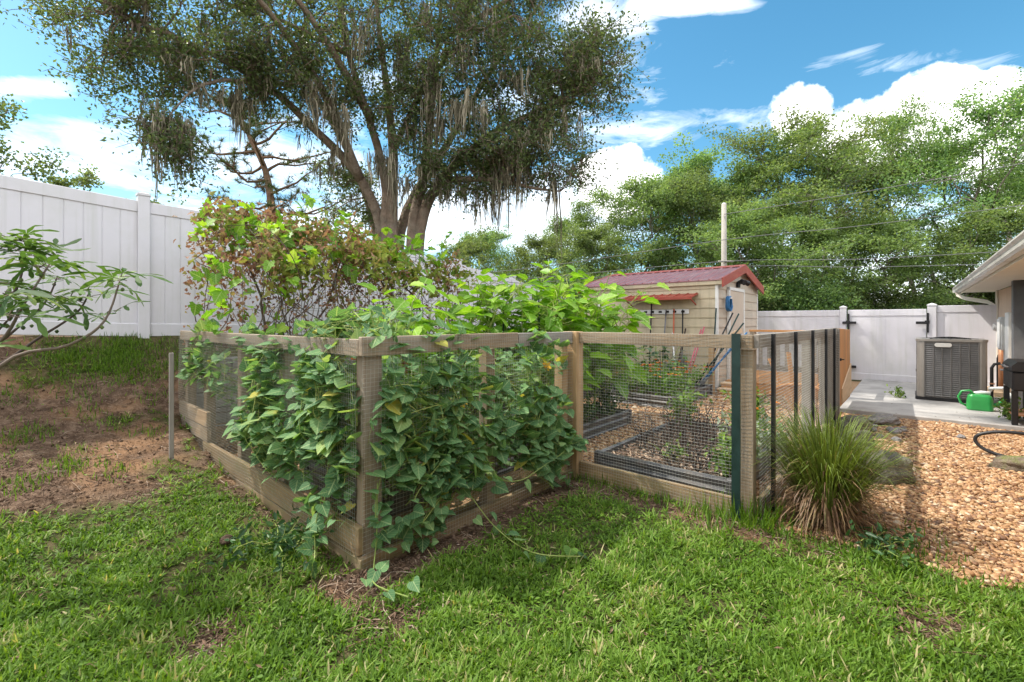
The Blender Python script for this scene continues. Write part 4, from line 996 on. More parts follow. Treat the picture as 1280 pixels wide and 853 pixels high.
for args in (
        (1, 612, 292, 34, .3, 'small pale woodland tree seen under the hanging moss'),
        (3, 665, 300, 30, 1.3, 'low bushy woodland tree just above the bright broad leaves', 1.15),
        (0, 715, 262, 34, 2.2, 'slender woodland tree next to the edge of the oak moss'),
        (3, 752, 288, 27, 4.4, 'low bushy woodland tree behind the far end of the shed roof', 1.1),
        (1, 792, 232, 31, .9, 'yellow green woodland tree above the middle of the shed roof'),
        (0, 846, 214, 30, 3.7, 'full woodland tree just before the pale utility pole', 1.05),
        (1, 902, 198, 33, 5.0, 'tall woodland tree standing directly behind the utility pole', 1.1),
        (3, 930, 262, 24, 2.6, 'dark low woodland tree behind the shed gable', 1.2),
        (0, 962, 188, 31, 1.9, 'broad woodland tree below the left end of the white cloud', 1.1),
        (2, 1040, 146, 29, .5, 'tallest full woodland tree with trunk showing through a gap', 1.15),
        (1, 1092, 176, 33, 4.1, 'woodland tree filling between the two tallest crowns', 1.0),
        (4, 1135, 146, 32, 2.9, 'thin topped woodland tree reaching into the white cloud', .8),
        (2, 1185, 178, 30, 5.6, 'open woodland tree with forked leaning limbs above the gate', 1.0),
        (4, 1256, 118, 27, 1.1, 'leaning woodland tree whose crown overhangs the house roof', 1.0),
        (3, 1215, 268, 25, .2, 'low rounded woodland tree behind the gutter end', 1.2),
        (1, 1320, 190, 29, 3.1, 'woodland tree rising over the house roof edge', 1.1),
        (3, 1105, 275, 25, 3.3, 'low dense woodland tree right behind the white gate', 1.3),
        (3, 1010, 282, 26, 5.3, 'low dense woodland tree behind the left gate post', 1.25)):
    wood_tree(*args)
# shrubs under the wood
rng = np.random.default_rng(41)
sb = MB(); C = rdir(70, rng) * np.array([1.5, 1.3, 1.0]) * rng.uniform(.4, 1, (70, 1)) + [0, 0, 1.15]
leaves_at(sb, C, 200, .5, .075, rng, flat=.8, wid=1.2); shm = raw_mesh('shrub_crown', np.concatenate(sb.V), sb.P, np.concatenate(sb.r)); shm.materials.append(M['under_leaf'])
tb = MB()
for k in range(9):
    e = C[k * 7]; tb.tube(wobble_path((rng.normal() * .1, rng.normal() * .1, -.2), e, 6, .4, rng), np.linspace(.05, .012, 6), 5)
stm = raw_mesh('shrub_stem', np.concatenate(tb.V), tb.P, np.concatenate(tb.r)); stm.materials.append(M['bark_grey'])
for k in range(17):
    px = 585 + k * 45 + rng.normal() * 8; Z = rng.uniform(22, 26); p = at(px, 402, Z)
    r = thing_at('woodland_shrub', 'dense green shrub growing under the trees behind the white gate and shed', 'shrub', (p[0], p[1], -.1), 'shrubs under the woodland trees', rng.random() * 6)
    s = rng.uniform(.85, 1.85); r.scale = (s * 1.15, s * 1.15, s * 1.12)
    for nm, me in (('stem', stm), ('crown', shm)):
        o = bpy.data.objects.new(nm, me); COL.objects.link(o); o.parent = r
# far wood that closes the horizon
far = MB(); rng = np.random.default_rng(5); n = 260
an = rng.uniform(-1.5, 1.35, n); rr_ = rng.uniform(46, 70, n)
C = np.stack([np.sin(an) * rr_, np.cos(an) * rr_, rng.uniform(.5, 7.0, n)], 1)
leaves_at(far, C, 130, 2.6, .42, rng, flat=.9, wid=1.3)
tag(far.build('far_woods', M['wood_leaf'], None, wc=False), kind='stuff')

# ------------------------------------------------------------------ the live oak with its moss
rng = np.random.default_rng(21)
OB = np.array([-3.4, 13.2, 0.9])
oak = thing_at('live_oak', 'huge live oak with many stems and hanging grey moss behind the white fence', 'tree', OB)
tk = MB(); SK = []; SR_ = []
def limb(pts, r0, r1, n=9, k=5, rough=.03):
    p = smooth_path(np.array([q - OB for q in pts]), k)
    p[1:] += np.cumsum(rng.normal(size=(len(p) - 1, 3)), 0) * rough * .25
    rad = np.linspace(r0, r1, len(p)) * np.linspace(.86, .62, len(p)); tk.tube(p, rad, n); SK.append(p); SR_.append(rad); return p
W = lambda x, y, Z: at(x, y, Z)
B0 = OB + [0, 0, -.6]
limb([B0 + [-.25, 0, 0], W(478, 300, 13.0), W(450, 225, 12.6), W(395, 165, 12.0), W(330, 105, 11.2), W(240, 55, 10.4), W(150, 20, 10)], .22, .06)
limb([B0 + [.0, -.15, 0], W(484, 290, 12.8), W(484, 230, 12.7), W(465, 150, 12.4), W(440, 70, 12), W(425, -20, 11.6), W(405, -120, 11)], .21, .06)
limb([B0 + [.12, -.2, 0], W(490, 280, 12.8), W(492, 190, 12.8), W(486, 110, 12.8), W(476, 20, 12.7), W(470, -90, 12.5)], .25, .06)
limb([B0 + [.45, 0, 0], W(516, 290, 13.0), W(530, 220, 13.1), W(540, 140, 13.3), W(548, 50, 13.5), W(556, -60, 13.5)], .25, .06)
limb([B0 + [.5, .1, 0], W(524, 290, 13.0), W(552, 225, 12.8), W(605, 175, 12.4), W(670, 140, 12), W(735, 110, 11.8)], .25, .05)
limb([B0 + [.2, .5, 0], W(500, 290, 14.0), W(560, 180, 15), W(620, 80, 15.6), W(680, 0, 16)], .25, .06)
limb([B0 + [-.2, .5, 0], W(470, 280, 14.2), W(420, 160, 15.2), W(350, 60, 16), W(290, -30, 16.4)], .25, .06)
limb([W(450, 225, 12.6), W(400, 110, 11.4), W(330, 10, 10.2), W(250, -70, 9.2)], .16, .05)
limb([W(330, 105, 11.2), W(280, 100, 10.4), W(240, 115, 9.8), W(210, 150, 9.5)], .07, .02)
limb([W(465, 150, 12.4), W(400, 40, 10.9), W(320, -70, 9.6)], .16, .05)
limb([W(548, 50, 13.5), W(620, 10, 12.6), W(700, -40, 12)], .12, .04)
limb([W(552, 225, 12.8), W(610, 225, 12.2), W(660, 235, 12), W(700, 240, 11.8)], .12, .03)
limb([W(440, 70, 12), W(360, 30, 11.4), W(290, -5, 11)], .10, .03)
limb([W(492, 190, 12.8), W(530, 110, 12.1), W(580, 50, 11.6), W(640, 20, 11.4)], .10, .03)
SKP = np.concatenate(SK); SKR = np.concatenate(SR_)
# clumps of foliage: centres in the crown, each on its own branch from the nearest limb
CL = []
def fill(x, y, Z, rx, ry, rz, n):
    c = W(x, y, Z) - OB; v = rdir(n, rng) * rng.random((n, 1)) ** .45
    CL.append(c + v * np.array([rx, rz, ry]))
fill(520, 60, 13, 3.4, 2.6, 3.2, 85); fill(500, -120, 13, 4.6, 2.6, 3.6, 80)
fill(290, 30, 11.2, 3.6, 2.2, 2.2, 84); fill(120, 10, 10.2, 1.7, 1.3, 1.6, 24); fill(180, 85, 10.2, 1.3, .75, 1.1, 22)
fill(700, 95, 12, 1.8, 1.7, 1.8, 58); fill(640, 175, 12.2, 1.6, .9, 1.7, 42); fill(745, 90, 12, 1.0, 1.0, 1.1, 20); fill(690, 205, 12, .9, .7, 1.0, 14)
fill(585, 215, 12.6, 1.5, .75, 1.4, 38); fill(425, 225, 13.6, .9, .8, .8, 12); fill(212, 180, 9.6, .5, .65, .5, 12)
fill(640, -10, 13, 2.6, 1.6, 2.4, 44); fill(450, 280, 14.5, 1.0, .5, .8, 9); fill(400, 110, 12, 1.8, 1.2, 1.6, 26)
fill(510, 120, 11.8, 2.2, 1.5, .6, 32); fill(330, 80, 10.8, 1.6, .8, .8, 22); fill(600, 60, 11.6, 1.6, 1.5, .8, 22)
fill(250, -110, 8.6, 2.6, 1.4, 2.0, 30); fill(560, -260, 11, 3.4, 2.0, 3.2, 30)
CL = np.concatenate(CL)
cr = MB(); cen = []
for c in CL:
    i = int(np.argmin(np.linalg.norm(SKP - c, axis=1) + np.where(SKR > .2, .8, 0))); p0 = SKP[i]
    L = np.linalg.norm(c - p0); bp = wobble_path(p0, c, max(5, int(L * 4)), .55, rng, .10); r0 = min(SKR[i] * .6, .012 + .016 * L)
    tk.tube(bp, np.linspace(r0, .010, len(bp)), 5)
    for s in range(9):
        e = c + rdir(1, rng)[0] * np.array([.9, .9, .62]) * rng.uniform(.3, 1.15); sp = wobble_path(bp[-2 if s % 2 else -1], e, 4, .5, rng)
        tk.tube(sp, np.linspace(.010, .004, 4), 3, cap=False); cen += [e, sp[2], (sp[1] + c) / 2]
cen = np.array(cen)
leaves_at(cr, cen, 7, .28, .094, rng, flat=.75, up=.5, wid=1.0)
tk.build('trunk', M['bark'], oak, smooth=True, wc=False); cr.build('crown', M['oak_leaf'], oak, wc=False)
ms = MB()
def strands(c, n, rx, L, w=.0115):
    for g in range(max(2, n // 6)):
        c1 = c + rng.normal(size=3) * np.array([rx, rx, .14]); l0 = L * (.22 + .95 * rng.random() ** 1.4); lean = rng.normal(size=2) * .05
        for k in range(rng.integers(9, 17)):
            p = c1 + rng.normal(size=3) * np.array([.035, .035, .05]); l = l0 * rng.uniform(.35, 1.0); m = 7; z = np.linspace(0, -l, m)
            q = p + np.stack([np.cumsum(rng.normal(size=m)) * .02 + lean[0] * z, np.cumsum(rng.normal(size=m)) * .02 + lean[1] * z, z], 1)
            an = rng.random() * pi; d = np.array([math.cos(an), math.sin(an), 0]); ww = w * rng.uniform(.5, 1.5) * np.array([.5, 1.0, 1.1, .95, .75, .5, .08])[:, None] * (1 + rng.normal(size=(m, 1)) * .35)
            V = np.concatenate([q - d * ww, q + d * ww]); i = np.arange(m - 1)
            ms.add(V, [np.stack([i, i + 1, i + 1 + m, i + m], 1)], rng.random())
for x, y, Z, n, rx, L in ((200, 150, 9.5, 70, .20, 1.6), (216, 160, 9.6, 60, .14, 1.4), (235, 150, 9.8, 30, .12, 1.0), (290, 115, 10.6, 60, .3, 1.1), (318, 110, 11, 60, .25, 1.3), (335, 100, 11.2, 40, .2, 1.2), (262, 120, 10.2, 40, .25, .9),
        (642, 190, 12, 70, .16, 2.7), (660, 190, 12, 50, .12, 2.2), (626, 215, 12.2, 70, .14, 2.0), (690, 225, 11.8, 26, .06, 2.4), (610, 235, 12.4, 30, .12, 1.1),
        (560, 225, 12.4, 40, .14, 1.3), (578, 225, 12.4, 40, .12, 1.5), (540, 235, 12.4, 30, .12, .9), (596, 240, 12.4, 30, .1, 1.2), (505, 60, 12.2, 70, .14, 1.8), (540, 90, 11.6, 70, .14, 1.9), (565, 130, 11.6, 60, .14, 1.4), (550, 150, 11.8, 60, .14, 1.4), (530, 10, 11.6, 40, .18, 1.3), (575, 60, 11.4, 40, .16, 1.2), (440, 20, 11.4, 40, .2, 1.2), (600, 20, 11.3, 50, .25, 1.2), (660, 90, 11.4, 40, .2, 1.0),
        (395, 110, 11, 70, .25, 1.3), (420, 140, 11.2, 80, .25, 1.5), (455, 30, 11, 50, .2, 1.3), (480, 190, 11.8, 70, .2, 1.5), (505, 225, 11.9, 50, .18, 1.0), (600, 130, 11.4, 60, .25, 1.3), (710, 140, 11.8, 30, .2, 1.0), (350, 60, 11, 40, .3, 1.2),
        (410, 195, 12.2, 30, .15, 1.0), (440, 245, 13, 20, .12, .8), (520, 160, 12.4, 50, .2, 1.5), (730, 200, 11.8, 20, .12, .8), (250, 40, 10.6, 30, .3, 1.0), (380, 240, 12.6, 24, .2, .7)):
    strands(W(x, y, Z) - OB, n, rx, L)
for c in CL[rng.integers(0, len(CL), 200)]: strands(c - [0, 0, .1], 10, .16, rng.uniform(.3, .9), .009)
ms.build('hanging_moss', M['moss'], oak, wc=False)

# ------------------------------------------------------------------ pine and the trees beyond the tall fence
rng = np.random.default_rng(33)
PB = np.array([-9.2, 17.6, .8]); pine = thing_at('pine_tree', 'open branched pine with bare curving limbs beyond the white fence', 'tree', PB)
tk = MB(); nd = MB(); tips = []
tp = smooth_path([(0, 0, -.5), (.05, 0, 2.2), (-.05, 0, 3.8), (-.3, .1, 5.3), (-.9, .2, 6.6), (-1.3, .2, 7.6)]); tk.tube(tp, np.linspace(.17, .04, len(tp)), 8)
for k in range(22):
    i = int(len(tp) * (.36 + .62 * k / 22)); i = min(i, len(tp) - 1); an = k * 2.4 + rng.normal() * .3; w = rng.uniform(1.4, 3.2) * (1 - .35 * k / 22)
    e = tp[i] + np.array([math.cos(an) * w, math.sin(an) * w * .8, rng.uniform(.0, .55) * w]); lp = smooth_path(wobble_path(tp[i], e, 5, .5, rng, -.08), 2)[:8]; tk.tube(lp, np.linspace(.05, .014, len(lp)), 5)
    for s in range(7):
        b = lp[rng.integers(2, len(lp))]; e2 = b + rdir(1, rng)[0] * np.array([.7, .7, .35]) * rng.uniform(.5, 1.0) + [0, 0, .2]; sp = wobble_path(b, e2, 4, .5, rng); tk.tube(sp, np.linspace(.016, .007, 4), 4, cap=False); tips += [sp[-1], sp[2]]
tips = np.array(tips); n = 42; P = np.repeat(tips, n, 0); d = rdir(len(P), rng) + [0, 0, .5]
nd.scatter([(-.5, 0, 0), (.5, 0, 0), (0, 1, 0)], [np.array([[0, 1, 2]])], P, frames(d, rdir(len(P), rng)), np.stack([np.full(len(P), .014), rng.uniform(.14, .28, len(P)), np.ones(len(P))], 1), rng.random(len(P)))
pine.scale = (1.3, 1.3, 1.22)
tk.build('trunk', M['bark_red'], pine, smooth=True, wc=False); nd.build('crown', M['needle'], pine, wc=False)
def lone_tree(name, label, base, H, spd, cs, nl, nleaf, lf, seed, mat='oak_leaf'):
    tk, cr = forest_tree(seed, H, spd, cs, nl, nleaf, lf); r = thing_at(name, label, 'tree', base)
    tk.build('trunk', M['bark'], r, smooth=True, wc=False); cr.build('crown', M[mat], r, wc=False); return r
b = at(12, 402, 17); lone_tree('leafy_tree', 'loose dark leaved tree rising beyond the white fence at the frame edge', (b[0], b[1], .6), 7.9, 2.9, .3, 15, 6500, .15, 61)
b = at(118, 402, 21); lone_tree('rounded_bush', 'small pale green bush top showing above the white fence', (b[0], b[1], .4), 6.9, 2.3, .2, 16, 9000, .14, 62, 'wood_leaf')
b = at(160, 402, 23); lone_tree('rounded_bush', 'second pale bush top touching the white fence post', (b[0], b[1], .4), 7.2, 1.8, .2, 14, 8000, .14, 63, 'wood_leaf')
b = at(590, 402, 30); lone_tree('rounded_bush', 'low pale bush beyond the fence near the oak moss', (b[0], b[1], .2), 5.8, 2.6, .1, 16, 9000, .16, 64, 'wood_leaf')

# ------------------------------------------------------------------ vines on the garden fence
def heart_vine(label, a, b, spots, n_stem, seed, lf=.088, name='heart_leaf_vine'):
    """spots: (da, db, z, ra, rb, rz, leaves) clouds of leaves in the yard's axes round (a, b)"""
    rng = np.random.default_rng(seed); r = thing(name, label, 'vine', a, b); lv = MB(); stx = MB(); allP = []
    for da, db, z, ra, rb, rz, n, out in spots:
        v = rdir(n, rng) * rng.random((n, 1)) ** .4; P = np.array([da, db, z]) + v * [ra, rb, rz]; allP.append(P)
        out_ = unit(np.array(out, float)); d = out_ * .85 + rng.normal(size=(n, 3)) * .55 + [0, 0, -.28]; nr = out_ * .25 + rng.normal(size=(n, 3)) * .33 + [0, 0, 1.0]
        s = lf * rng.uniform(.45, 1.4, n); rr = np.clip(rng.beta(1.7, 1.9, n) * .9 + (rng.random(n) < .04) * .5, 0, 1)
        fr_ = frames(d, nr); lv.scatter(HEART_T, HEART_F, P, fr_, np.stack([s * rng.uniform(1.0, 1.3, n), s, s * rng.uniform(-.1, .95, n)], 1), rr)
        for i in range(0, n, 2):
            q = P[i]; e = q - fr_[i, :, 1] * .05 - np.array([0, 0, .06]) - out_ * .05; stx.tube([q, (q + e) / 2 + [0, 0, .01], e], .0016, 3, cap=False, rnd=rng.random())
    allP = np.concatenate(allP)
    for k in range(n_stem):
        i = rng.integers(0, len(allP)); p = allP[i]; path = [p]
        for s in range(rng.integers(4, 8)):
            dd = np.linalg.norm(allP - path[-1], axis=1); c = np.where((dd > .08) & (dd < .3))[0]
            if len(c) == 0: break
            path.append(allP[rng.choice(c)])
        if len(path) > 2: stx.tube(smooth_path(path, 4), .0026, 4, cap=False, rnd=rng.random())
    lv.build('foliage', M['vine_leaf'], r, smooth=True); stx.build('stem', M['vine_stem'], r, wc=False); return r
F_ = (0, -1, .25); Lf = (-1, 0, .25)
heart_vine('heart leaf vine crowding the wire between the corner post and the middle post', 0, 0,
    [(.6, .45, .95, .5, .25, .3, 150, F_), (.75, .04, 1.36, .14, .08, .08, 14, (0, -.5, 1)), (.6, -.04, 1.27, .5, .04, .10, 26, (0, -1, .5)), (.5, -.05, .78, .38, .11, .42, 290, F_), (.55, -.09, .42, .38, .11, .24, 170, F_), (.95, -.05, .6, .2, .08, .45, 60, F_), (.55, .35, .6, .45, .3, .45, 190, F_), (.72, .0, 1.05, .36, .09, .2, 70, F_), (.36, -.12, .14, .26, .07, .12, 26, F_), (.16, -.06, .8, .08, .05, .5, 34, F_), (.06, -.08, .6, .08, .03, .5, 24, F_), (.1, -.1, .22, .14, .05, .1, 10, F_)], 60, 71, .082)
heart_vine('heart leaf vine hanging lowest on the front fence beside the paired posts', 1.15, 0,
    [(.4, .42, 1.0, .5, .25, .28, 130, F_), (.35, -.02, 1.33, .25, .06, .07, 12, (0, -.5, 1)), (.45, -.05, 1.24, .4, .04, .10, 22, (0, -1, .5)), (.38, -.06, .6, .48, .12, .36, 310, F_), (.55, -.1, .36, .46, .11, .18, 150, F_), (.4, .3, .7, .5, .3, .4, 170, F_), (.6, .0, 1.05, .38, .08, .22, 60, F_), (-.1, -.08, .62, .2, .07, .42, 50, F_), (.6, -.16, .12, .4, .06, .1, 14, F_)], 60, 72, .082)
heart_vine('heart leaf vine bulging outward from the bank side fence near the corner post', 0, .35,
    [(-.05, .05, .92, .09, .40, .36, 180, Lf), (-.07, .40, .62, .10, .42, .28, 140, Lf), (-.03, -.18, .75, .07, .17, .45, 120, Lf), (.14, -.12, .9, .1, .25, .4, 80, Lf), (.3, .1, .95, .2, .45, .32, 120, Lf), (.28, .3, .62, .22, .4, .4, 120, Lf), (-.05, .1, 1.18, .10, .35, .14, 60, Lf), (-.1, -.02, .30, .06, .3, .14, 20, Lf), (-.12, .0, .12, .06, .3, .1, 9, Lf)], 60, 73, .08)
heart_vine('heart leaf vine half way along the bank side fence', 0, 1.25,
    [(.3, .2, 1.0, .2, .5, .25, 80, Lf), (-.03, .1, 1.27, .05, .8, .09, 44, (-1, 0, .5)), (.04, .65, 1.37, .1, .25, .08, 16, (-.5, 0, 1)), (-.08, .0, .66, .12, .40, .28, 150, Lf), (-.04, .1, 1.0, .09, .42, .26, 120, Lf), (-.08, .35, .62, .1, .35, .16, 60, Lf), (.25, .3, .75, .22, .4, .36, 80, Lf), (-.07, -.15, .42, .08, .25, .12, 24, Lf)], 40, 74, .08)
heart_vine('sparse heart leaf vine at the upper end of the bank side fence', 0, 2.4,
    [(-.02, .35, 1.0, .07, .45, .28, 54, Lf), (.0, .6, 1.35, .1, .3, .1, 20, (-.5, 0, 1)), (-.03, .9, 1.0, .06, .4, .3, 44, Lf), (.2, .6, .8, .2, .5, .3, 46, Lf)], 30, 75, .085)
heart_vine('yellowing heart leaf vine heaped over the top rail behind the corner post', 0, 0,
    [(.1, .02, 1.37, .16, .1, .09, 22, (0, -.5, 1)), (.3, .35, 1.44, .35, .3, .12, 70, (0, -.5, 1)), (.02, .35, 1.38, .1, .3, .12, 44, (-.5, 0, 1)), (.04, .75, 1.37, .1, .3, .07, 22, (-.5, 0, 1))], 24, 76, .07)
# runners lying in the lawn in front of the boards
for k, (lab, pts, seed) in enumerate((('green vine runner trailing down the boards at the fence corner', [(.05, -.06, .5), (.02, -.1, .22), (-.03, -.15, .06), (-.10, -.28, .05), (-.05, -.5, .05)], 81), ('yellow green vine runner looping below the front wire', [(.9, -.1, .5), (.95, -.2, .33), (1.15, -.24, .27), (1.45, -.22, .3), (1.75, -.2, .34), (1.98, -.16, .42)], 82), ('vine runner spilling over the lower boards of the bank side', [(-.1, .3, .4), (-.16, .28, .22), (-.22, .16, .1), (-.3, .04, .06)], 83), ('long pale vine runner lying on the lawn before the fence', [(.75, -.1, .25), (.8, -.3, .06), (.7, -.7, .06), (.85, -.95, .06)], 84))):
    rng = np.random.default_rng(seed); r = thing('vine_runner', lab, 'vine', 0, 0); p = smooth_path(pts, 6); mb = MB(); mb.tube(p, .0035, 5, cap=False); mb.build('stem', M['vine_stem'], r)
    n = 9; q = p[np.linspace(3, len(p) - 1, n).astype(int)] + rng.normal(size=(n, 3)) * .03 + [0, 0, .02]; mb = MB(); d = rng.normal(size=(n, 3)) + [-.3, -.6, 0]
    mb.scatter(HEART_T, HEART_F, q, frames(d, rng.normal(size=(n, 3)) * .3 + [0, -.3, 1]), np.stack([rng.uniform(.06, .095, n)] * 3, 1), rng.random(n) * .8); mb.build('foliage', M['vine_leaf'], r, smooth=True)
# squash flowers on the front fence
for k, (px, py, Z, lab) in enumerate(((683, 458, 4.0, 'orange squash blossom hanging near the paired posts'), (578, 502, 3.6, 'small yellow blossom among the front fence leaves'), (405, 427, 3.3, 'peach dried leaf cluster on the corner rail'), (598, 424, 3.55, 'brown curled leaf on the grey top rail'))):
    p = at(px, py, Z); rng = np.random.default_rng(k); r = thing_at('squash_blossom' if k < 2 else 'dried_leaf', lab, 'blossom' if k < 2 else 'dried leaf', p); mb = MB(); n = 6
    an = np.arange(n) / n * 2 * pi; d = np.stack([np.cos(an), np.full(n, -.4), np.sin(an) - .3], 1); mb.scatter(OVAL_T, OVAL_F, np.zeros((n, 3)), frames(d, rng.normal(size=(n, 3)) + [0, -1, 0]), np.full((n, 3), .05 if k < 2 else .06), rng.random(n)); mb.build('petals', M['yellow_petal' if k < 2 else 'dry_leaf'], r, smooth=True)

# ------------------------------------------------------------------ wire arch tunnel with the grape vine
def arch(label, a, b, length, w=1.15, h=2.5, n_h=None):
    r = thing('wire_arch', label, 'garden arch', a, b); mb = MB()
    def pt(t, x):  # t 0..1 over the hoop
        an = pi * t; return (x, w / 2 - w / 2 * math.cos(an) * (1 if abs(math.cos(an)) < .9 else 1), (h - w / 2) + w / 2 * math.sin(an))
    path = lambda x: [(x, 0, -.05), (x, 0, (h - w / 2) * .5)] + [pt(t, x) for t in np.linspace(0, 1, 14)] + [(x, w, (h - w / 2) * .5), (x, w, -.05)]
    for k in range(int(length / .2) + 1): mb.tube(path(k * .2), .0032, 4, cap=False)
    for y, zs in ((0, np.arange(.1, h - w / 2, .15)), (w, np.arange(.1, h - w / 2, .15))):
        for z in zs: mb.tube([(0, y, z), (length, y, z)], .0028, 4, cap=False)
    for t in np.linspace(.06, .94, 9): mb.tube([pt(t, 0), pt(t, length)], .0028, 4, cap=False)
    mb.build('wire_panel', M['cable'], r); return r
arch('wire panel arch buried under the browning grape vine', .25, 2.75, 3.0)
arch('bare wire panel arch standing before the white fence', 4.5, 2.75, 1.2, 1.15, 2.2)
rng = np.random.default_rng(91); gv = thing('grape_vine', 'browning grape vine heaped over the wire arch', 'vine', .2, 2.75)
lv = MB(); gl = MB(); stx = MB()
def arch_pt(n, lo=.0, hi=1.0, x0=-.15, x1=3.0):
    t = rng.uniform(lo, hi, n) * pi; x = rng.uniform(x0, x1, n); h = 2.5 - .575 + rng.normal(size=n) * .02
    return np.stack([x, .575 - (.60) * np.cos(t), h + (.62) * np.sin(t)], 1)
# leaves: dense over the top, thinning down the sides
n = 8200; P = arch_pt(n, .02, .98); P += rng.normal(size=(n, 3)) * [.1, .1, .07]; P[:, 2] -= (rng.random(n) ** 2.5) * .35 * (P[:, 0] < 1.9); P[:, 2] += .20 * np.exp(-((P[:, 0] - .8) / .9) ** 2) * rng.random(n) ** .5 - .12 * sstep(1.8, 3.0, P[:, 0])
P[:, 1] += (fbm(P[:, 0] * 1.5 + 3, P[:, 2] * 1.5, 2) - .5) * .7 - .1; P[:, 2] += (fbm(P[:, 0] * 1.9 + 8, P[:, 1] * 1.5, 2) - .5) * .5
keep = fbm(P[:, 0] * 2.6 + 5, P[:, 1] * 2.6 + P[:, 2] * 2.2, 3) + np.where(P[:, 0] < 1.8, .09, -.03) > .47; P = P[keep]; n = len(P)
rr = np.clip(fbm(P[:, 0] * 1.8, P[:, 1] * 2 + P[:, 2] * 2, 3) * .9 - .16 + rng.normal(size=n) * .17 + P[:, 0] * .045 + .14, 0, .97)
s = rng.uniform(.026, .066, n) * (1 + .5 * (rr > .55)); lv.scatter(GRAPE_T, GRAPE_F, P, frames(rng.normal(size=(n, 3)) + [0, -.4, -.5], rng.normal(size=(n, 3)) + [0, -.3, .6]), np.stack([s * rng.uniform(.5, 1, n), s, s * rng.uniform(1.5, 4, n)], 1), rr)
n = 2000; P = np.stack([rng.uniform(-.2, 3.0, n), rng.choice([0, .0, 1.15], n) + rng.normal(size=n) * .07, 2.1 - rng.random(n) ** 1.3 * .95], 1); s = rng.uniform(.02, .048, n)
lv.scatter(GRAPE_T, GRAPE_F, P, frames(rng.normal(size=(n, 3)) + [0, 0, -1.2], rng.normal(size=(n, 3))), np.stack([s, s, s * 2], 1), rng.random(n) ** 2 * .75)
n = 330; P = arch_pt(n, .05, .8); P[:, 2] += rng.uniform(.0, .12, n); P += rng.normal(size=(n, 3)) * .06; s = rng.uniform(.09, .155, n)
gl.scatter(GRAPE_T, GRAPE_F, P, frames(rng.normal(size=(n, 3)) + [0, -.5, -.3], rng.normal(size=(n, 3)) * .4 + [0, -.3, 1]), np.stack([s, s, s], 1), rng.random(n))
n = 60; P = np.stack([rng.uniform(-.35, .5, n), rng.normal(size=n) * .16 - .1, rng.uniform(1.3, 2.1, n)], 1); s = rng.uniform(.08, .15, n)
gl.scatter(GRAPE_T, GRAPE_F, P, frames(rng.normal(size=(n, 3)) + [-.3, -.5, -.3], rng.normal(size=(n, 3)) * .4 + [0, -.4, 1]), np.stack([s, s, s], 1), rng.random(n))
for k, (x, y, z, hh) in enumerate(((.25, .7, 2.5, .35), (.75, .6, 2.55, .42), (1.2, .5, 2.5, .3), (1.65, .6, 2.5, .38), (2.6, .5, 2.45, .3), (2.95, .3, 2.3, .55), (2.3, .6, 2.52, .25), (-.2, .3, 2.2, .3))):
    q = smooth_path([(x, y, z - .1), (x + rng.normal() * .06, y - .05, z + hh * .5), (x + rng.normal() * .15, y - .12, z + hh)], 5); stx.tube(q, np.linspace(.005, .002, len(q)), 4, cap=False)
    m = 9; p = q[rng.integers(3, len(q), m)]; s = rng.uniform(.06, .13, m); gl.scatter(GRAPE_T, GRAPE_F, p, frames(rng.normal(size=(m, 3)), rng.normal(size=(m, 3)) * .4 + [0, -.3, 1]), np.stack([s, s, s], 1), rng.random(m) * .6 + .4)
for k in range(75):
    x = rng.uniform(-.1, 3.0); y = rng.choice([0., 0., 1.15]); e = arch_pt(1, .1, .9)[0]; e[0] = min(max(x + rng.normal() * .5, -.05), 3.0)
    q = wobble_path((x, y + rng.normal() * .05, rng.uniform(.2, 1.3)), e, 7, .7, rng); q = smooth_path(q, 3); stx.tube(q, np.linspace(rng.uniform(.004, .011), .003, len(q)), 5, cap=False, rnd=rng.random())
for x0, e in ((.5, (1.3, .3, 2.3)), (2.0, (1.6, .1, 2.2)), (2.8, (2.2, .0, 2.2)), (3.0, (3.0, .2, 2.2)), (.1, (.1, .1, 2.2))):
    q = wobble_path((x0, .05, .1), e, 10, .5, rng); stx.tube(q, np.linspace(.022, .01, 10), 6, cap=False, rnd=.2)
lv.build('dried_foliage', M['dry_leaf'], gv, smooth=True, wc=False); gl.build('foliage', M['broad_leaf'], gv, smooth=True); stx.build('stem', M['dry_stem'], gv, wc=False)

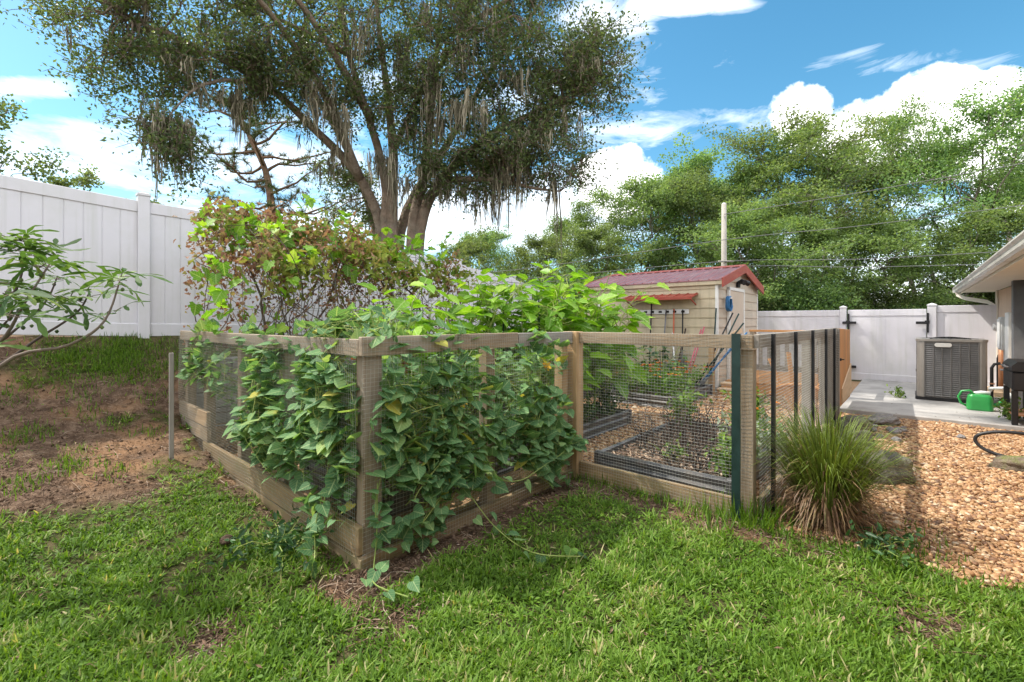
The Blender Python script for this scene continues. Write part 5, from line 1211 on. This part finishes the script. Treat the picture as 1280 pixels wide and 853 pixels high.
# ------------------------------------------------------------------ tall broad leaved plants behind the front fence
def broad_plant(label, a, b, H, seed, nl=34, lf=.24, mat='broad_leaf', spread=.34, name='broad_leaf_plant', low=.25, z=.15, group=None):
    rng = np.random.default_rng(seed); r = thing(name, label, 'plant', a, b, z, group); lv = MB(); stx = MB()
    for s in range(4):
        top = np.array([rng.normal() * spread * .6, rng.normal() * spread * .6, H * rng.uniform(.75, 1.0)]); q = wobble_path((rng.normal() * .05, rng.normal() * .05, 0), top, 9, .4, rng); stx.tube(q, np.linspace(.014, .005, 9), 6)
        for k in range(nl // 4):
            f = low + (1 - low) * (k + rng.random()) / (nl // 4); i = min(7, int(f * 8)); p = q[i] + (q[i + 1] - q[i]) * (f * 8 - i)
            an = k * 2.4 + s; L = spread * rng.uniform(.5, 1.0) * (1.15 - .6 * f); e = p + np.array([math.cos(an) * L, math.sin(an) * L, L * .45]); stx.tube([p, (p + e) / 2 + [0, 0, .02], e], .004, 4, cap=False, rnd=.7)
            d = np.array([math.cos(an), math.sin(an), rng.uniform(-.7, .5) + .5 * (f - .5)]); sz = lf * rng.uniform(.6, 1.15) * (1.1 - .35 * f)
            lv.scatter(BROAD_T, BROAD_F, e[None], frames(d[None], (rng.normal(size=(1, 3)) * .35 + [0, 0, 1])), np.array([[sz * .95, sz, sz]]), np.array([rng.random() * .7 + .3 * f]))
    lv.build('foliage', M[mat], r, smooth=True); stx.build('stem', M['vine_stem'], r); return r
for k, (a, b, H, lab) in enumerate(((2.75, .8, 1.62, 'broad leaf plant nearest the paired posts'), (3.2, 1.25, 1.75, 'tallest broad leaf plant with one leaf held high over the fence'), (3.7, .9, 1.62, 'broad leaf plant between the tall one and the shed awning'), (4.2, 1.3, 1.58, 'broad leaf plant at the far end of its raised bed'), (2.8, 1.5, 1.5, 'broad leaf plant behind the middle of the grey top rail'), (1.5, 1.3, 1.35, 'low broad leaf plant just behind the front vines'), (2.5, 1.9, 1.5, 'broad leaf plant near the end of the grape vine arch'), (4.3, .75, 1.42, 'broad leaf plant drooping over the rail towards the gravel path'), (3.7, 1.55, 1.75, 'broad leaf plant with upright pointed leaves in front of the bare arch'), (2.35, 1.45, 1.5, 'broad leaf plant filling above the grey top rail near its joint'), (2.05, 1.75, 1.42, 'broad leaf plant closest to the dangling end of the grape vine'), (3.1, .75, 1.5, 'broad leaf plant pressed against the wire beside the paired posts'), (4.6, 1.0, 1.4, 'broad leaf plant overlapping the awning from the fence'))):
    broad_plant(lab, a, b, H * 1.24, 200 + k, 96, .27, spread=.42)
for k, (a, b, H, lab) in enumerate(((6.2, 2.5, 1.25, 'dark leafy plant below the shed rack'), (7.0, 2.2, 1.15, 'dark leafy plant between rack and marigolds'), (7.5, 1.5, .9, 'dark leafy plant at the back of the marigold bed'), (6.5, 1.6, .95, 'dark leafy plant at the end of the marigold bed'), (6.8, 3.0, 1.4, 'tallest dark leafy plant against the shed wall'))):
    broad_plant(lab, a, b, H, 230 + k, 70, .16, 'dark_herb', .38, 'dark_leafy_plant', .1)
for k, (a, b, H) in enumerate(((.7, .8, .8), (1.2, 1.2, .9), (1.6, .8, .75), (.7, 1.3, .95), (1.1, .7, .7))):
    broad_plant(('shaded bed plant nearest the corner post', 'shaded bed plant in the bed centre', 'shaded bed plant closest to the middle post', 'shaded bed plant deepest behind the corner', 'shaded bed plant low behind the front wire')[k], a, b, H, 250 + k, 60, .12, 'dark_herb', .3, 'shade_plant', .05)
for k, (a, b, H) in enumerate(((2.9, 2.7, .9), (3.5, 2.9, .85), (4.0, 2.6, .9), (1.0, 2.6, .7), (1.7, 2.3, .8), (.6, 2.2, .65))):
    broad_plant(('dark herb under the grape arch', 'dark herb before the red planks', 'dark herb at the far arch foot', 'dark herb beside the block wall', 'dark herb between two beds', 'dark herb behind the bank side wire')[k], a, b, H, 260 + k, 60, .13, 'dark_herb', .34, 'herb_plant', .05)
# stakes
for k, (a, b, H, lab) in enumerate(((2.9, .95, 1.72, 'dark stake rising out of the broad leaves beside the posts'), (3.4, 1.45, 1.85, 'tallest dark stake among the broad leaves'), (3.9, 1.0, 1.75, 'dark stake before the shed roof'), (2.7, 1.35, 1.7, 'dark stake near the middle of the grey rail'), (2.3, 1.9, 1.6, 'dark stake by the end of the grape arch'), (4.2, 1.5, 1.8, 'dark stake under the shed awning'), (2.75, .62, 1.0, 'short dark stake in the near bed corner'), (3.1, .66, .95, 'short dark stake second along the bed edge'), (6.3, .9, .95, 'thin dark stake in the marigold bed'))):
    t = thing('plant_stake', lab, 'stake', a, b, .0, 'dark plant stakes in the beds'); mb = MB(); mb.tube([(0, 0, 0), (.01, .0, H * .5), (.0, .01, H)], .0075, 6); mb.build('rod', M['green_post'], t)

# ------------------------------------------------------------------ marigolds, basil, weeds
def bushy(name, label, cat, a, b, H, w, n, lf, mat, seed, z=.14, T=OVAL_T, F=OVAL_F, flowers=0, fmat='orange_petal', fs=.036, group=None, wid=.7):
    rng = np.random.default_rng(seed); r = thing(name, label, cat, a, b, z, group); lv = MB(); stx = MB()
    tips = []
    for k in range(14):
        e = np.array([rng.normal() * w * .5, rng.normal() * w * .5, H * rng.uniform(.45, 1.0)]); q = wobble_path((0, 0, 0), e, 6, .5, rng); stx.tube(q, np.linspace(.005, .002, 6), 4, cap=False); tips += list(q[2:])
    tips = np.array(tips); i = rng.integers(0, len(tips), n); P = tips[i] + rng.normal(size=(n, 3)) * w * .14
    P[:, 2] = np.abs(P[:, 2]); s = lf * rng.uniform(.6, 1.25, n); lv.scatter(T, F, P, frames(rdir(n, rng) + [0, 0, .1], rng.normal(size=(n, 3)) * .6 + [0, 0, 1]), np.stack([s * wid, s, s], 1), rng.random(n))
    lv.build('foliage', M[mat], r, smooth=True); stx.build('stem', M['vine_stem'], r)
    if flowers:
        ft = tips[np.argsort(-tips[:, 2] + rng.random(len(tips)) * .2)][:flowers]
        for p in ft:
            mb = MB(); m = 26; an = rng.random(m) * 2 * pi; rad = rng.random(m); d = np.stack([np.cos(an), np.sin(an), .25 + .9 * (1 - rad)], 1)
            mb.scatter(OVAL_T, OVAL_F, np.tile(p + [0, -.02, .03], (m, 1)), frames(d, rng.normal(size=(m, 3)) * .2 + [0, 0, 1]), np.stack([np.full(m, fs), np.full(m, fs), np.full(m, fs)], 1), rng.random(m)); mb.build('flower', M[fmat], r, smooth=True)
    return r
mg = 'marigold plants in the far raised bed'
for k, (a, b) in enumerate(((6.1, .75), (6.1, 1.15), (6.15, 1.5), (6.6, .75), (6.6, 1.15), (7.1, .8), (7.1, 1.3))):
    bushy('marigold', ('marigold plant at the near corner of its raised bed', 'marigold plant second along the near bed end', 'marigold plant closest to the broad leaf bed', 'marigold plant behind the near corner one', 'marigold plant in the bed middle', 'marigold plant towards the tool bundle', 'marigold plant deepest in the bed')[k], 'flower', a, b, .52, .36, 420, .06, 'marigold_leaf', 300 + k, flowers=8, group=mg)
bushy('marigold', 'single marigold with red orange blooms behind the corner post', 'flower', 1.15, 1.85, .98, .3, 300, .07, 'marigold_leaf', 310, flowers=6)
bushy('basil_plant', 'bright green basil plant at the far corner of the bare bed', 'herb', 4.12, -.3, .48, .26, 300, .075, 'herb', 320)
bushy('leafy_herb', 'yellow green herb behind the green steel post', 'herb', 3.9, -1.15, .55, .22, 340, .08, 'herb', 321)
bushy('leafy_herb', 'yellow green weed at the foot of the green steel post', 'herb', 2.62, -1.25, .32, .2, 200, .07, 'herb', 322)
bushy('silver_herb', 'silvery grey herb behind the ornamental grass', 'herb', 3.0, -1.25, .42, .24, 320, .06, 'silver_herb', 323)
bushy('marigold', 'small marigold seen through the side wire', 'flower', 3.6, -1.35, .52, .22, 260, .055, 'marigold_leaf', 324, flowers=2)
bushy('leafy_herb', 'green seedling in the chips of the near bed', 'herb', 2.75, -.75, .2, .14, 90, .05, 'herb', 325)
bushy('pepper_plant', 'green pepper plant at the near edge of the broad leaf bed', 'plant', 4.15, .75, .42, .3, 340, .07, 'dark_herb', 326)
bushy('pepper_plant', 'green pepper plant under the broad leaves beside the posts', 'plant', 3.3, .72, .45, .3, 340, .07, 'dark_herb', 327)
bushy('small_weed', 'pale green weed growing on the concrete path by the unit', 'weed', 9.45, -2.25, .2, .12, 80, .06, 'herb', 328, z=.06)
bushy('small_weed', 'dark green weed at the edge of the gravel below the grass clump', 'weed', 2.25, -2.25, .14, .2, 150, .05, 'dark_herb', 329, z=.0)
bushy('leafy_herb', 'dark creeping weed filling the lawn corner by the boards', 'weed', -.25, .55, .22, .34, 330, .05, 'dark_herb', 330, z=.0)
bushy('small_weed', 'leafy green weed under the grill at the house wall', 'weed', 8.0, -3.45, .3, .2, 160, .06, 'herb', 331, z=.06)
# bare black stems in the near bed
rng = np.random.default_rng(77)
for k in range(44):
    a, b = rng.uniform(2.5, 4.15), rng.uniform(-1.2, -.32); t = thing('bare_stem_plant', 'dead plant of bare black stems standing in the near bed of wood chips', 'dead plant', a, b, .15, 'bare black stems in the near raised bed', rng.random() * 6); mb = MB()
    for s in range(4):
        e = np.array([rng.normal() * .07, rng.normal() * .07, rng.uniform(.18, .42)]); q = wobble_path((0, 0, 0), e, 6, .6, rng); mb.tube(q, np.linspace(.0055, .0025, 6), 4, cap=False)
        for u in range(4): p = q[rng.integers(2, 6)]; mb.tube([p, p + rng.normal(size=3) * .03 + [0, 0, .015]], [.002, .003], 4, cap=False)
    mb.build('stem', M['dead_stem'], t)

# ------------------------------------------------------------------ ornamental grass clump
rng = np.random.default_rng(55); og = thing('ornamental_grass', 'fountain shaped ornamental grass clump beside the wire corner', 'grass clump', 2.52, -1.96, 0)
mb = MB(); n = 1700; an = rng.random(n) * 2 * pi; lean = rng.random(n) ** .8 * .6; P = np.stack([np.cos(an) * lean * .2, np.sin(an) * lean * .2, np.zeros(n)], 1); d = np.stack([np.cos(an) * lean * .75, np.sin(an) * lean * .75, np.ones(n)], 1); d += rng.normal(size=(n, 3)) * .1
h = rng.uniform(.45, .98, n) * (1 - .2 * lean); z = np.stack([np.cos(an), np.sin(an), -np.ones(n) * .2], 1)
mb.scatter(ARCH_T, ARCH_F, P, frames(d, z), np.stack([rng.uniform(.006, .011, n), h, h * rng.uniform(.1, .75, n)], 1), np.clip(rng.random(n) * .62 + .38, 0, 1)); mb.build('green_blades', M['tuft'], og, smooth=True)
mb = MB(); n = 1150; an = rng.random(n) * 2 * pi; lean = rng.uniform(.4, 1.0, n); P = np.stack([np.cos(an) * .16 * lean, np.sin(an) * .16 * lean, rng.uniform(.02, .40, n)], 1); d = np.stack([np.cos(an) * lean * .55, np.sin(an) * lean * .55, rng.uniform(-.9, .4, n)], 1)
h = rng.uniform(.2, .5, n); mb.scatter(ARCH_T, ARCH_F, P, frames(d, np.stack([np.cos(an), np.sin(an), -np.ones(n)], 1)), np.stack([rng.uniform(.006, .011, n), h, h * .5], 1), rng.random(n) * .38); mb.build('dry_blades', M['tuft'], og, smooth=True); og.scale = (.88, .88, 1.0)

# ------------------------------------------------------------------ fig bush
rng = np.random.default_rng(66); FBp = np.array([-3.75, 2.55, gz(-3.75, 2.55)]); fb = thing_at('fig_bush', 'fig bush with finger lobed leaves reaching in front of the white fence', 'fruit bush', FBp)
br = MB(); lv = MB()
def whorl(p, n, sz, up=.5):
    an = rng.random() * 6 + np.arange(n) * 2.4; d = np.stack([np.cos(an), np.sin(an), rng.uniform(-.35, .6, n)], 1); s = sz * rng.uniform(.7, 1.15, n)
    st0 = p + rng.normal(size=(n, 3)) * .02; e = st0 + unit(d) * s[:, None] * .35
    for i in range(n): br.tube([st0[i], e[i]], .003, 4, cap=False, rnd=.9)
    lv.scatter(FIG_T, FIG_F, e, frames(d, rng.normal(size=(n, 3)) * .45 + [0, -.1, 1]), np.stack([s, s, s], 1), rng.random(n))
for pts, r0 in (([(0, 458, 2.7), (85, 432, 2.75), (130, 402, 2.8), (150, 350, 2.85)], .012), ([(-60, 470, 2.7), (0, 455, 2.8), (45, 425, 2.9), (95, 392, 2.95), (112, 365, 3.0)], .013), ([(-60, 470, 2.6), (0, 428, 2.6), (30, 380, 2.6), (62, 330, 2.65)], .014), ([(-70, 460, 2.6), (-20, 400, 2.65), (20, 362, 2.7), (30, 320, 2.75)], .014), ([(-60, 480, 2.9), (10, 420, 3.0), (55, 380, 3.05), (72, 345, 3.1)], .012), ([(-90, 420, 2.6), (0, 311, 2.75), (35, 303, 2.8)], .007), ([(-80, 480, 2.4), (-20, 430, 2.4), (15, 395, 2.4)], .012)):
    p0 = at(*pts[0]) - FBp; q = smooth_path([np.array([0, 0, -.05]), p0 * .5 + np.array([-.05, 0, -.1]), *[at(*p) - FBp for p in pts]], 5); br.tube(q, np.linspace(r0 * 1.3, r0 * .35, len(q)), 6)
    whorl(q[-1], 6, .175); whorl(q[-5], 2, .17)
    for f in range(4): c = q[-3 - f * 2] + rng.normal(size=3) * .015; fm = MB(); fm.add(PEB_T * [.011, .011, .014] + c, PEB_F, rng.random()); fm.build('fruit', M['fig_fruit'], fb, smooth=True)
for x, y, Z in ((10, 365, 2.4), (75, 370, 2.7)):
    whorl(at(x, y, Z) - FBp, 4, .19)
lv.build('foliage', M['fig_leaf'], fb, smooth=True); br.build('branch', M['fig_bark'], fb, smooth=True)

# ------------------------------------------------------------------ lawn, gravel, litter
rng = np.random.default_rng(88)
def in_view(x, y, m=1.16): return (np.abs(x) < y * 1.125 * m + .25) & (y > 1.35)
def grass_field(N, ymax, hgt, wid, seed, per=6):
    rng = np.random.default_rng(seed); u = rng.random(N); y = 1.45 / (1 - u * (1 - 1.45 / ymax)); x = rng.uniform(-1, 1, N) * (y * 1.3 + .2)
    a, b = to_ab(x, y); dz, gr = zones(x, y)
    p = (1 - np.clip(dz * 1.12, 0, 1)) * np.where(gr > .5, 0, 1 - np.clip(gr * 1.3, 0, 1)); p *= .30 + .95 * sstep(.32, .6, fbm(x * 2.7 + 3, y * 2.7, 3))
    ok = (rng.random(N) < p) & ~((a > 7.3) & (b < -1.3)) & (b < 5.15) & (b > -3.4)
    x, y = x[ok], y[ok]; m = len(x); pn = fbm(x * 2.2 + 40, y * 2.2 + 11, 3); cl = fbm(x * 8, y * 8, 2)
    sz = hgt * rng.uniform(.55, 1.25, m) * (.6 + .8 * pn); an0 = rng.random(m) * 2 * pi; tone = .45 + (cl - .5) * .7 + (pn - .5) * .5 + rng.normal(size=m) * .1
    k = np.tile(np.arange(per), m); x = np.repeat(x, per); y = np.repeat(y, per); n = len(x); an = np.repeat(an0, per) + k * (2 * pi / per) + rng.normal(size=n) * .45
    keep = rng.random(n) < .8; h = np.repeat(sz, per) * rng.uniform(.55, 1.15, n); el = np.clip(rng.normal(size=n) * .42 + .62, .08, 1.5)
    d = np.stack([np.cos(an) * np.cos(el), np.sin(an) * np.cos(el), np.sin(el)], 1); nz = np.stack([-np.cos(an) * np.sin(el), -np.sin(an) * np.sin(el), np.cos(el)], 1) + rng.normal(size=(n, 3)) * .25
    r = np.clip(np.repeat(tone, per) + rng.normal(size=n) * .17 + (rng.random(n) < .06) * .5, 0, 1); off = rng.uniform(.0, .012, n)
    P = np.stack([x + np.cos(an) * off, y + np.sin(an) * off, ground_z(x, y) + rng.uniform(-.004, .012, n)], 1); S = np.stack([wid * rng.uniform(.65, 1.25, n), h, -h * rng.uniform(.05, .75, n)], 1)
    return P[keep], frames(d, nz)[keep], S[keep], r[keep]
mb = MB()
P, Rm, S, r = grass_field(68000, 5.6, .057, .0085, 1); mb.scatter(BLADE_T, BLADE_F, P, Rm, S, r)
P, Rm, S, r = grass_field(9000, 7.5, .075, .006, 2, 5); mb.scatter(BLADE_T, BLADE_F, P, Rm, S, r)
# low clover-like leaves in the turf and weeds along the boards
N = 26000; y = rng.uniform(1.5, 5.2, N); x = rng.uniform(-1.2, 1.0, N) * y; dz, g2 = zones(x, y); pn = fbm(x * 1.5 + 70, y * 1.5, 3); ok = (rng.random(N) < sstep(.48, .6, pn) * (1 - dz * .9) * (g2 < .3)); x, y = x[ok], y[ok]; n = len(x)
s = rng.uniform(.012, .03, n); mb.scatter(OVAL_T, OVAL_F, np.stack([x, y, ground_z(x, y) + rng.uniform(.01, .04, n)], 1), frames(rdir(n, rng) * [1, 1, .3], rng.normal(size=(n, 3)) * .3 + [0, 0, 1]), np.stack([s, s, s], 1), rng.random(n) * .6)
# tall tufts at the foot of the fence and on the bank
def tufts(cx, cy, k, hh, n=60, sp=.09):
    for i in range(k):
        x0, y0 = cx[i], cy[i]; x = x0 + rng.normal(size=n) * sp; y = y0 + rng.normal(size=n) * sp; an = rng.random(n) * 2 * pi; t = rng.uniform(.2, 1.6, n); h = hh * rng.uniform(.4, 1.2, n)
        mb.scatter(BLADE_T, BLADE_F, np.stack([x, y, ground_z(x, y)], 1), frames(np.stack([np.cos(an) * t, np.sin(an) * t, np.ones(n)], 1), -np.stack([np.cos(an), np.sin(an), -t], 1)), np.stack([np.full(n, .0075), h, h * rng.uniform(.3, 1.1, n)], 1), rng.random(n) * .8)
q = [AB(2.08 + rng.normal() * .05, u) for u in np.linspace(-.1, -1.9, 24)]; tufts([p[0] for p in q], [p[1] for p in q], 24, .09, 22, .07)
q = [AB(2.2 + rng.normal() * .12, -1.5 + rng.normal() * .15) for u in range(14)]; tufts([p[0] for p in q], [p[1] for p in q], 14, .20, 26, .06)
q = [AB(rng.uniform(-1.9, -.2), rng.uniform(2.5, 5.1)) for u in range(34)]; tufts([p[0] for p in q], [p[1] for p in q], 34, .065, 70, .09)
q = [AB(rng.uniform(-.9, .0), rng.uniform(4.4, 5.15)) for u in range(26)]; tufts([p[0] for p in q], [p[1] for p in q], 26, .075, 110, .13)
q = [AB(rng.uniform(2.0, 2.7), rng.uniform(-2.7, -1.5)) for u in range(18)]; tufts([p[0] for p in q], [p[1] for p in q], 18, .07, 28, .10)
gs = mb.build('grass', M['grass'], None, smooth=True, wc=False); tag(gs, 'green lawn grass with broad blades', kind='stuff')
# river pebbles
def pebbles(N, fa, fb, size, seed, far=False):
    rng = np.random.default_rng(seed); a = rng.uniform(*fa, N); b = rng.uniform(*fb, N); x = ORG[0] + D1[0] * a + D2[0] * b; y = ORG[1] + D1[1] * a + D2[1] * b
    dz, gr = zones(x, y); ok = (rng.random(N) < gr * 1.1) & in_view(x, y) & ((b > -1.4) | (a < 7.46)); x, y = x[ok], y[ok]; n = len(x); s = size * np.clip(np.exp(rng.normal(size=n) * .38 - .08), .4, 2.3)
    return np.stack([x, y, ground_z(x, y) + s * .25 + rng.random(n) * .006], 1), frames(rdir(n, rng) * [1, 1, .25], rng.normal(size=(n, 3)) * .25 + [0, 0, 1]), np.stack([s, s * rng.uniform(1.0, 1.6, n), s * rng.uniform(.5, .8, n)], 1), rng.beta(2, 1.8, n)
mb = MB()
for args in ((46000, (1.9, 7.6), (-3.68, -1.5), .0108, 1), (9000, (2.2, 5.0), (-1.5, .6), .014, 2), (9000, (4.2, 8.5), (-1.5, 1.9), .017, 3), (2500, (.1, 2.3), (1.6, 3.8), .017, 4), (2500, (2.2, 6), (1.7, 3.8), .018, 5)):
    P, Rm, S, r = pebbles(*args); mb.scatter(PEB_T, PEB_F, P, Rm, S, r)
tag(mb.build('gravel', M['gravel'], None, smooth=True, wc=False), 'tan and brown river pebble gravel', kind='stuff')
# litter on dirt: dead leaves, chips, twigs
mb = MB(); N = 150000; u = rng.random(N); y = 1.5 / (1 - u * (1 - 1.5 / 9.0)); x = rng.uniform(-1.28, 1.0, N) * y; dz, gr = zones(x, y); a, b = to_ab(x, y); ok = (rng.random(N) < dz * .7 + (b > -.1) * (a < 2) * (a > -.3) * .05) & (b < 5.2); x, y = x[ok], y[ok]; n = len(x)
s = rng.uniform(.005, .020, n); mb.scatter(LEAF_T, LEAF_F, np.stack([x, y, ground_z(x, y) + rng.uniform(.004, .018, n)], 1), frames(rdir(n, rng) * [1, 1, .35], rng.normal(size=(n, 3)) * .45 + [0, 0, 1]), np.stack([s * .9, s * rng.uniform(1, 2.5, n), s * 2.5], 1), rng.beta(1.6, 2.2, n))
m = 420; yl = 1.6 + 6.5 * rng.random(m) ** 1.3; xl = rng.uniform(-1.1, 1.1, m) * yl; al, bl = to_ab(xl, yl); zl = np.where((al > 7.5) & (bl < -1.55), .063, ground_z(xl, yl) + rng.uniform(.012, .045, m)); sl2 = rng.uniform(.012, .028, m)
mb.scatter(LEAF_T, LEAF_F, np.stack([xl, yl, zl], 1), frames(rdir(m, rng) * [1, 1, .2], rng.normal(size=(m, 3)) * .3 + [0, 0, 1]), np.stack([sl2, sl2 * 2, sl2 * 2], 1), rng.random(m) * .7 + .1)
n = 1300; i = rng.integers(0, len(x), n); k = 0
for j in i:
    L = rng.uniform(.04, .18); an = rng.random() * pi; p = np.array([x[j], y[j], gz(x[j], y[j]) + .012]); d = np.array([math.cos(an), math.sin(an), rng.normal() * .12]) * L; mb.tube([p - d / 2, p + rng.normal(size=3) * .006, p + d / 2], .0022, 4, cap=False, rnd=rng.random())
tag(mb.build('leaf_litter', M['litter'], None, wc=False), 'dead leaves and twigs on bare dirt', kind='stuff')

mb = MB(); N = 26000; u = rng.random(N); y = 1.5 / (1 - u * (1 - 1.5 / 8.0)); x = rng.uniform(-1.28, .9, N) * y; dz, gr = zones(x, y); a, b = to_ab(x, y); ok = (rng.random(N) < dz * .7) & (b < 5.2); x, y = x[ok], y[ok]; n = len(x)
s = .004 + .013 * rng.random(n) ** 3; mb.scatter(PEB_T, PEB_F, np.stack([x, y, ground_z(x, y) + s * .2], 1), frames(rdir(n, rng), rdir(n, rng)), np.stack([s, s * rng.uniform(.7, 1.6, n), s * .6], 1), rng.random(n))
tag(mb.build('dirt_crumbs', M['crumb'], None, smooth=True, wc=False), 'crumbs and clods of dry dirt on the bank', kind='stuff')
# ------------------------------------------------------------------ sky, sun, camera
EL = math.radians(54)
sd = unit(np.array([-.95, .30, 0.]))            # horizontal direction towards the sun
az = math.atan2(sd[0], sd[1])             # clockwise from +Y
w = bpy.data.worlds.new('World'); scene.world = w; w.use_nodes = True
nt = w.node_tree; nt.nodes.clear()
class WT(NT):
    def __init__(s): s.t = nt
t = WT(); out = t.n('ShaderNodeOutputWorld')
sky = t.n('ShaderNodeTexSky', sky_type='NISHITA'); sky.sun_disc = False; sky.sun_elevation = EL; sky.sun_rotation = az; sky.air_density = 1.0; sky.dust_density = .6; sky.ozone_density = 2.6
hs = t.n('ShaderNodeHueSaturation'); hs.inputs['Saturation'].default_value = 1.24; hs.inputs['Hue'].default_value = .478; hs.inputs['Value'].default_value = .80; t.l(sky.outputs[0], hs.inputs['Color'])
d = t.n('ShaderNodeTexCoord').outputs['Generated']; sx = t.n('ShaderNodeSeparateXYZ'); t.l(d, sx.inputs[0]); X, Y, Z = sx.outputs
yy = t.math('MAXIMUM', Y, .05); U = t.math('DIVIDE', X, yy); Vv = t.math('DIVIDE', Z, yy)
n_big = t.noise(d, 5.0, 8, .6, .2); n_fine = t.noise(d, 16.0, 6, .6)
nz = t.math('ADD', t.math('MULTIPLY', t.math('SUBTRACT', n_big, .5), 2.1), t.math('MULTIPLY', t.math('SUBTRACT', n_fine, .5), 1.3))
def blob(px, py, rx, ry, gain=1.0):
    u = t.math('DIVIDE', t.math('SUBTRACT', U, (px - 640) / 569), rx / 569); v = t.math('DIVIDE', t.math('SUBTRACT', Vv, (402 - py) / 569), ry / 569)
    return t.math('MULTIPLY', t.math('SUBTRACT', 1.0, t.math('ADD', t.math('MULTIPLY', u, u), t.math('MULTIPLY', v, v))), gain)
def union(bs):
    r = bs[0]
    for b in bs[1:]: r = t.math('MAXIMUM', r, b)
    return r
cum = union([blob(1005, 150, 50, 48), blob(1090, 168, 100, 48), blob(1190, 140, 90, 60), blob(1285, 138, 95, 58), blob(1170, 195, 120, 34), blob(775, 232, 62, 52), blob(1300, 230, 90, 50)])
m1 = t.ramp(t.math('ADD', cum, nz), [(.10, (0, 0, 0)), (.42, (1, 1, 1))])
# thin streaks: noise stretched along the horizon
nst = t.noise(t.mapping(d, (3.0, 3.0, 11.0)), 2.2, 7, .62, .8)
wis = union([blob(700, 270, 130, 70, .75), blob(300, 305, 300, 80, .72), blob(25, 320, 220, 70, .5), blob(540, 265, 220, 65, .7), blob(1100, 320, 300, 90, .6), blob(30, 112, 90, 22, .7), blob(860, 6, 110, 18, .9), blob(800, 165, 110, 20, .5), blob(900, 150, 150, 24, .4), blob(760, 20, 80, 40, .6), blob(100, 190, 260, 60, .55), blob(1150, 80, 160, 26, .32), blob(330, 200, 300, 90, .45), blob(600, 120, 300, 110, .30)])
m2 = t.math('MULTIPLY', t.ramp(t.math('ADD', wis, t.math('MULTIPLY', t.math('SUBTRACT', nst, .5), 1.6)), [(.15, (0, 0, 0)), (1.0, (1, 1, 1))]), .85)
front = t.math('MULTIPLY', t.ramp(Y, [(.02, (0, 0, 0)), (.12, (1, 1, 1))]), t.ramp(t.math('MULTIPLY', Vv, .5), [(.48, (1, 1, 1)), (.62, (0, 0, 0))]))
# unseen broken cloud over the rest of the dome, thickened to add fill light
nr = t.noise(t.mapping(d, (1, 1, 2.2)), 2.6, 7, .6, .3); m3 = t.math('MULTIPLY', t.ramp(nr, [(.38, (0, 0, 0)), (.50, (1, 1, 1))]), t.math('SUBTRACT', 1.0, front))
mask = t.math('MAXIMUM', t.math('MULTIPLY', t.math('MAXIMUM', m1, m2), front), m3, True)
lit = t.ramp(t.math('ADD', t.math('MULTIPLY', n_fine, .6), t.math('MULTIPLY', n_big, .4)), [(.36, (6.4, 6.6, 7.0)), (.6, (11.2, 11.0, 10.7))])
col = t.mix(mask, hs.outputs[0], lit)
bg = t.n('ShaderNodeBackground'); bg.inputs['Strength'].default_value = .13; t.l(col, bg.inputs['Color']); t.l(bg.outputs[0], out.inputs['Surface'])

sl = bpy.data.lights.new('sun', 'SUN'); sl.energy = 3.1; sl.angle = math.radians(.6); sl.color = (1.0, .94, .84)
so_ = bpy.data.objects.new('sun', sl); COL.objects.link(so_); so_.location = (-20, 10, 25)
dv = Vector((-sd[0] * math.cos(EL), -sd[1] * math.cos(EL), -math.sin(EL))); so_.rotation_euler = dv.to_track_quat('-Z', 'Y').to_euler()

cam = bpy.data.cameras.new('camera'); cam.sensor_width = 36; cam.lens = 16.0; cam.shift_y = -24.5 / 1280; cam.clip_start = .05; cam.clip_end = 1500
co_ = bpy.data.objects.new('camera', cam); COL.objects.link(co_); co_.location = (0, 0, EYE); co_.rotation_euler = (pi / 2, 0, 0); scene.camera = co_
scene.render.engine = 'CYCLES'; scene.cycles.max_bounces = 6; scene.cycles.diffuse_bounces = 2; scene.cycles.glossy_bounces = 2; scene.cycles.transmission_bounces = 3; scene.cycles.transparent_max_bounces = 4
scene.cycles.use_adaptive_sampling = True; scene.cycles.adaptive_threshold = .02
scene.cycles.use_denoising = True
try: scene.cycles.denoiser = 'OPENIMAGEDENOISE'
except Exception: pass
scene.view_settings.view_transform = 'Standard'; scene.view_settings.look = 'None'; scene.view_settings.exposure = 1.08; scene.view_settings.gamma = 1
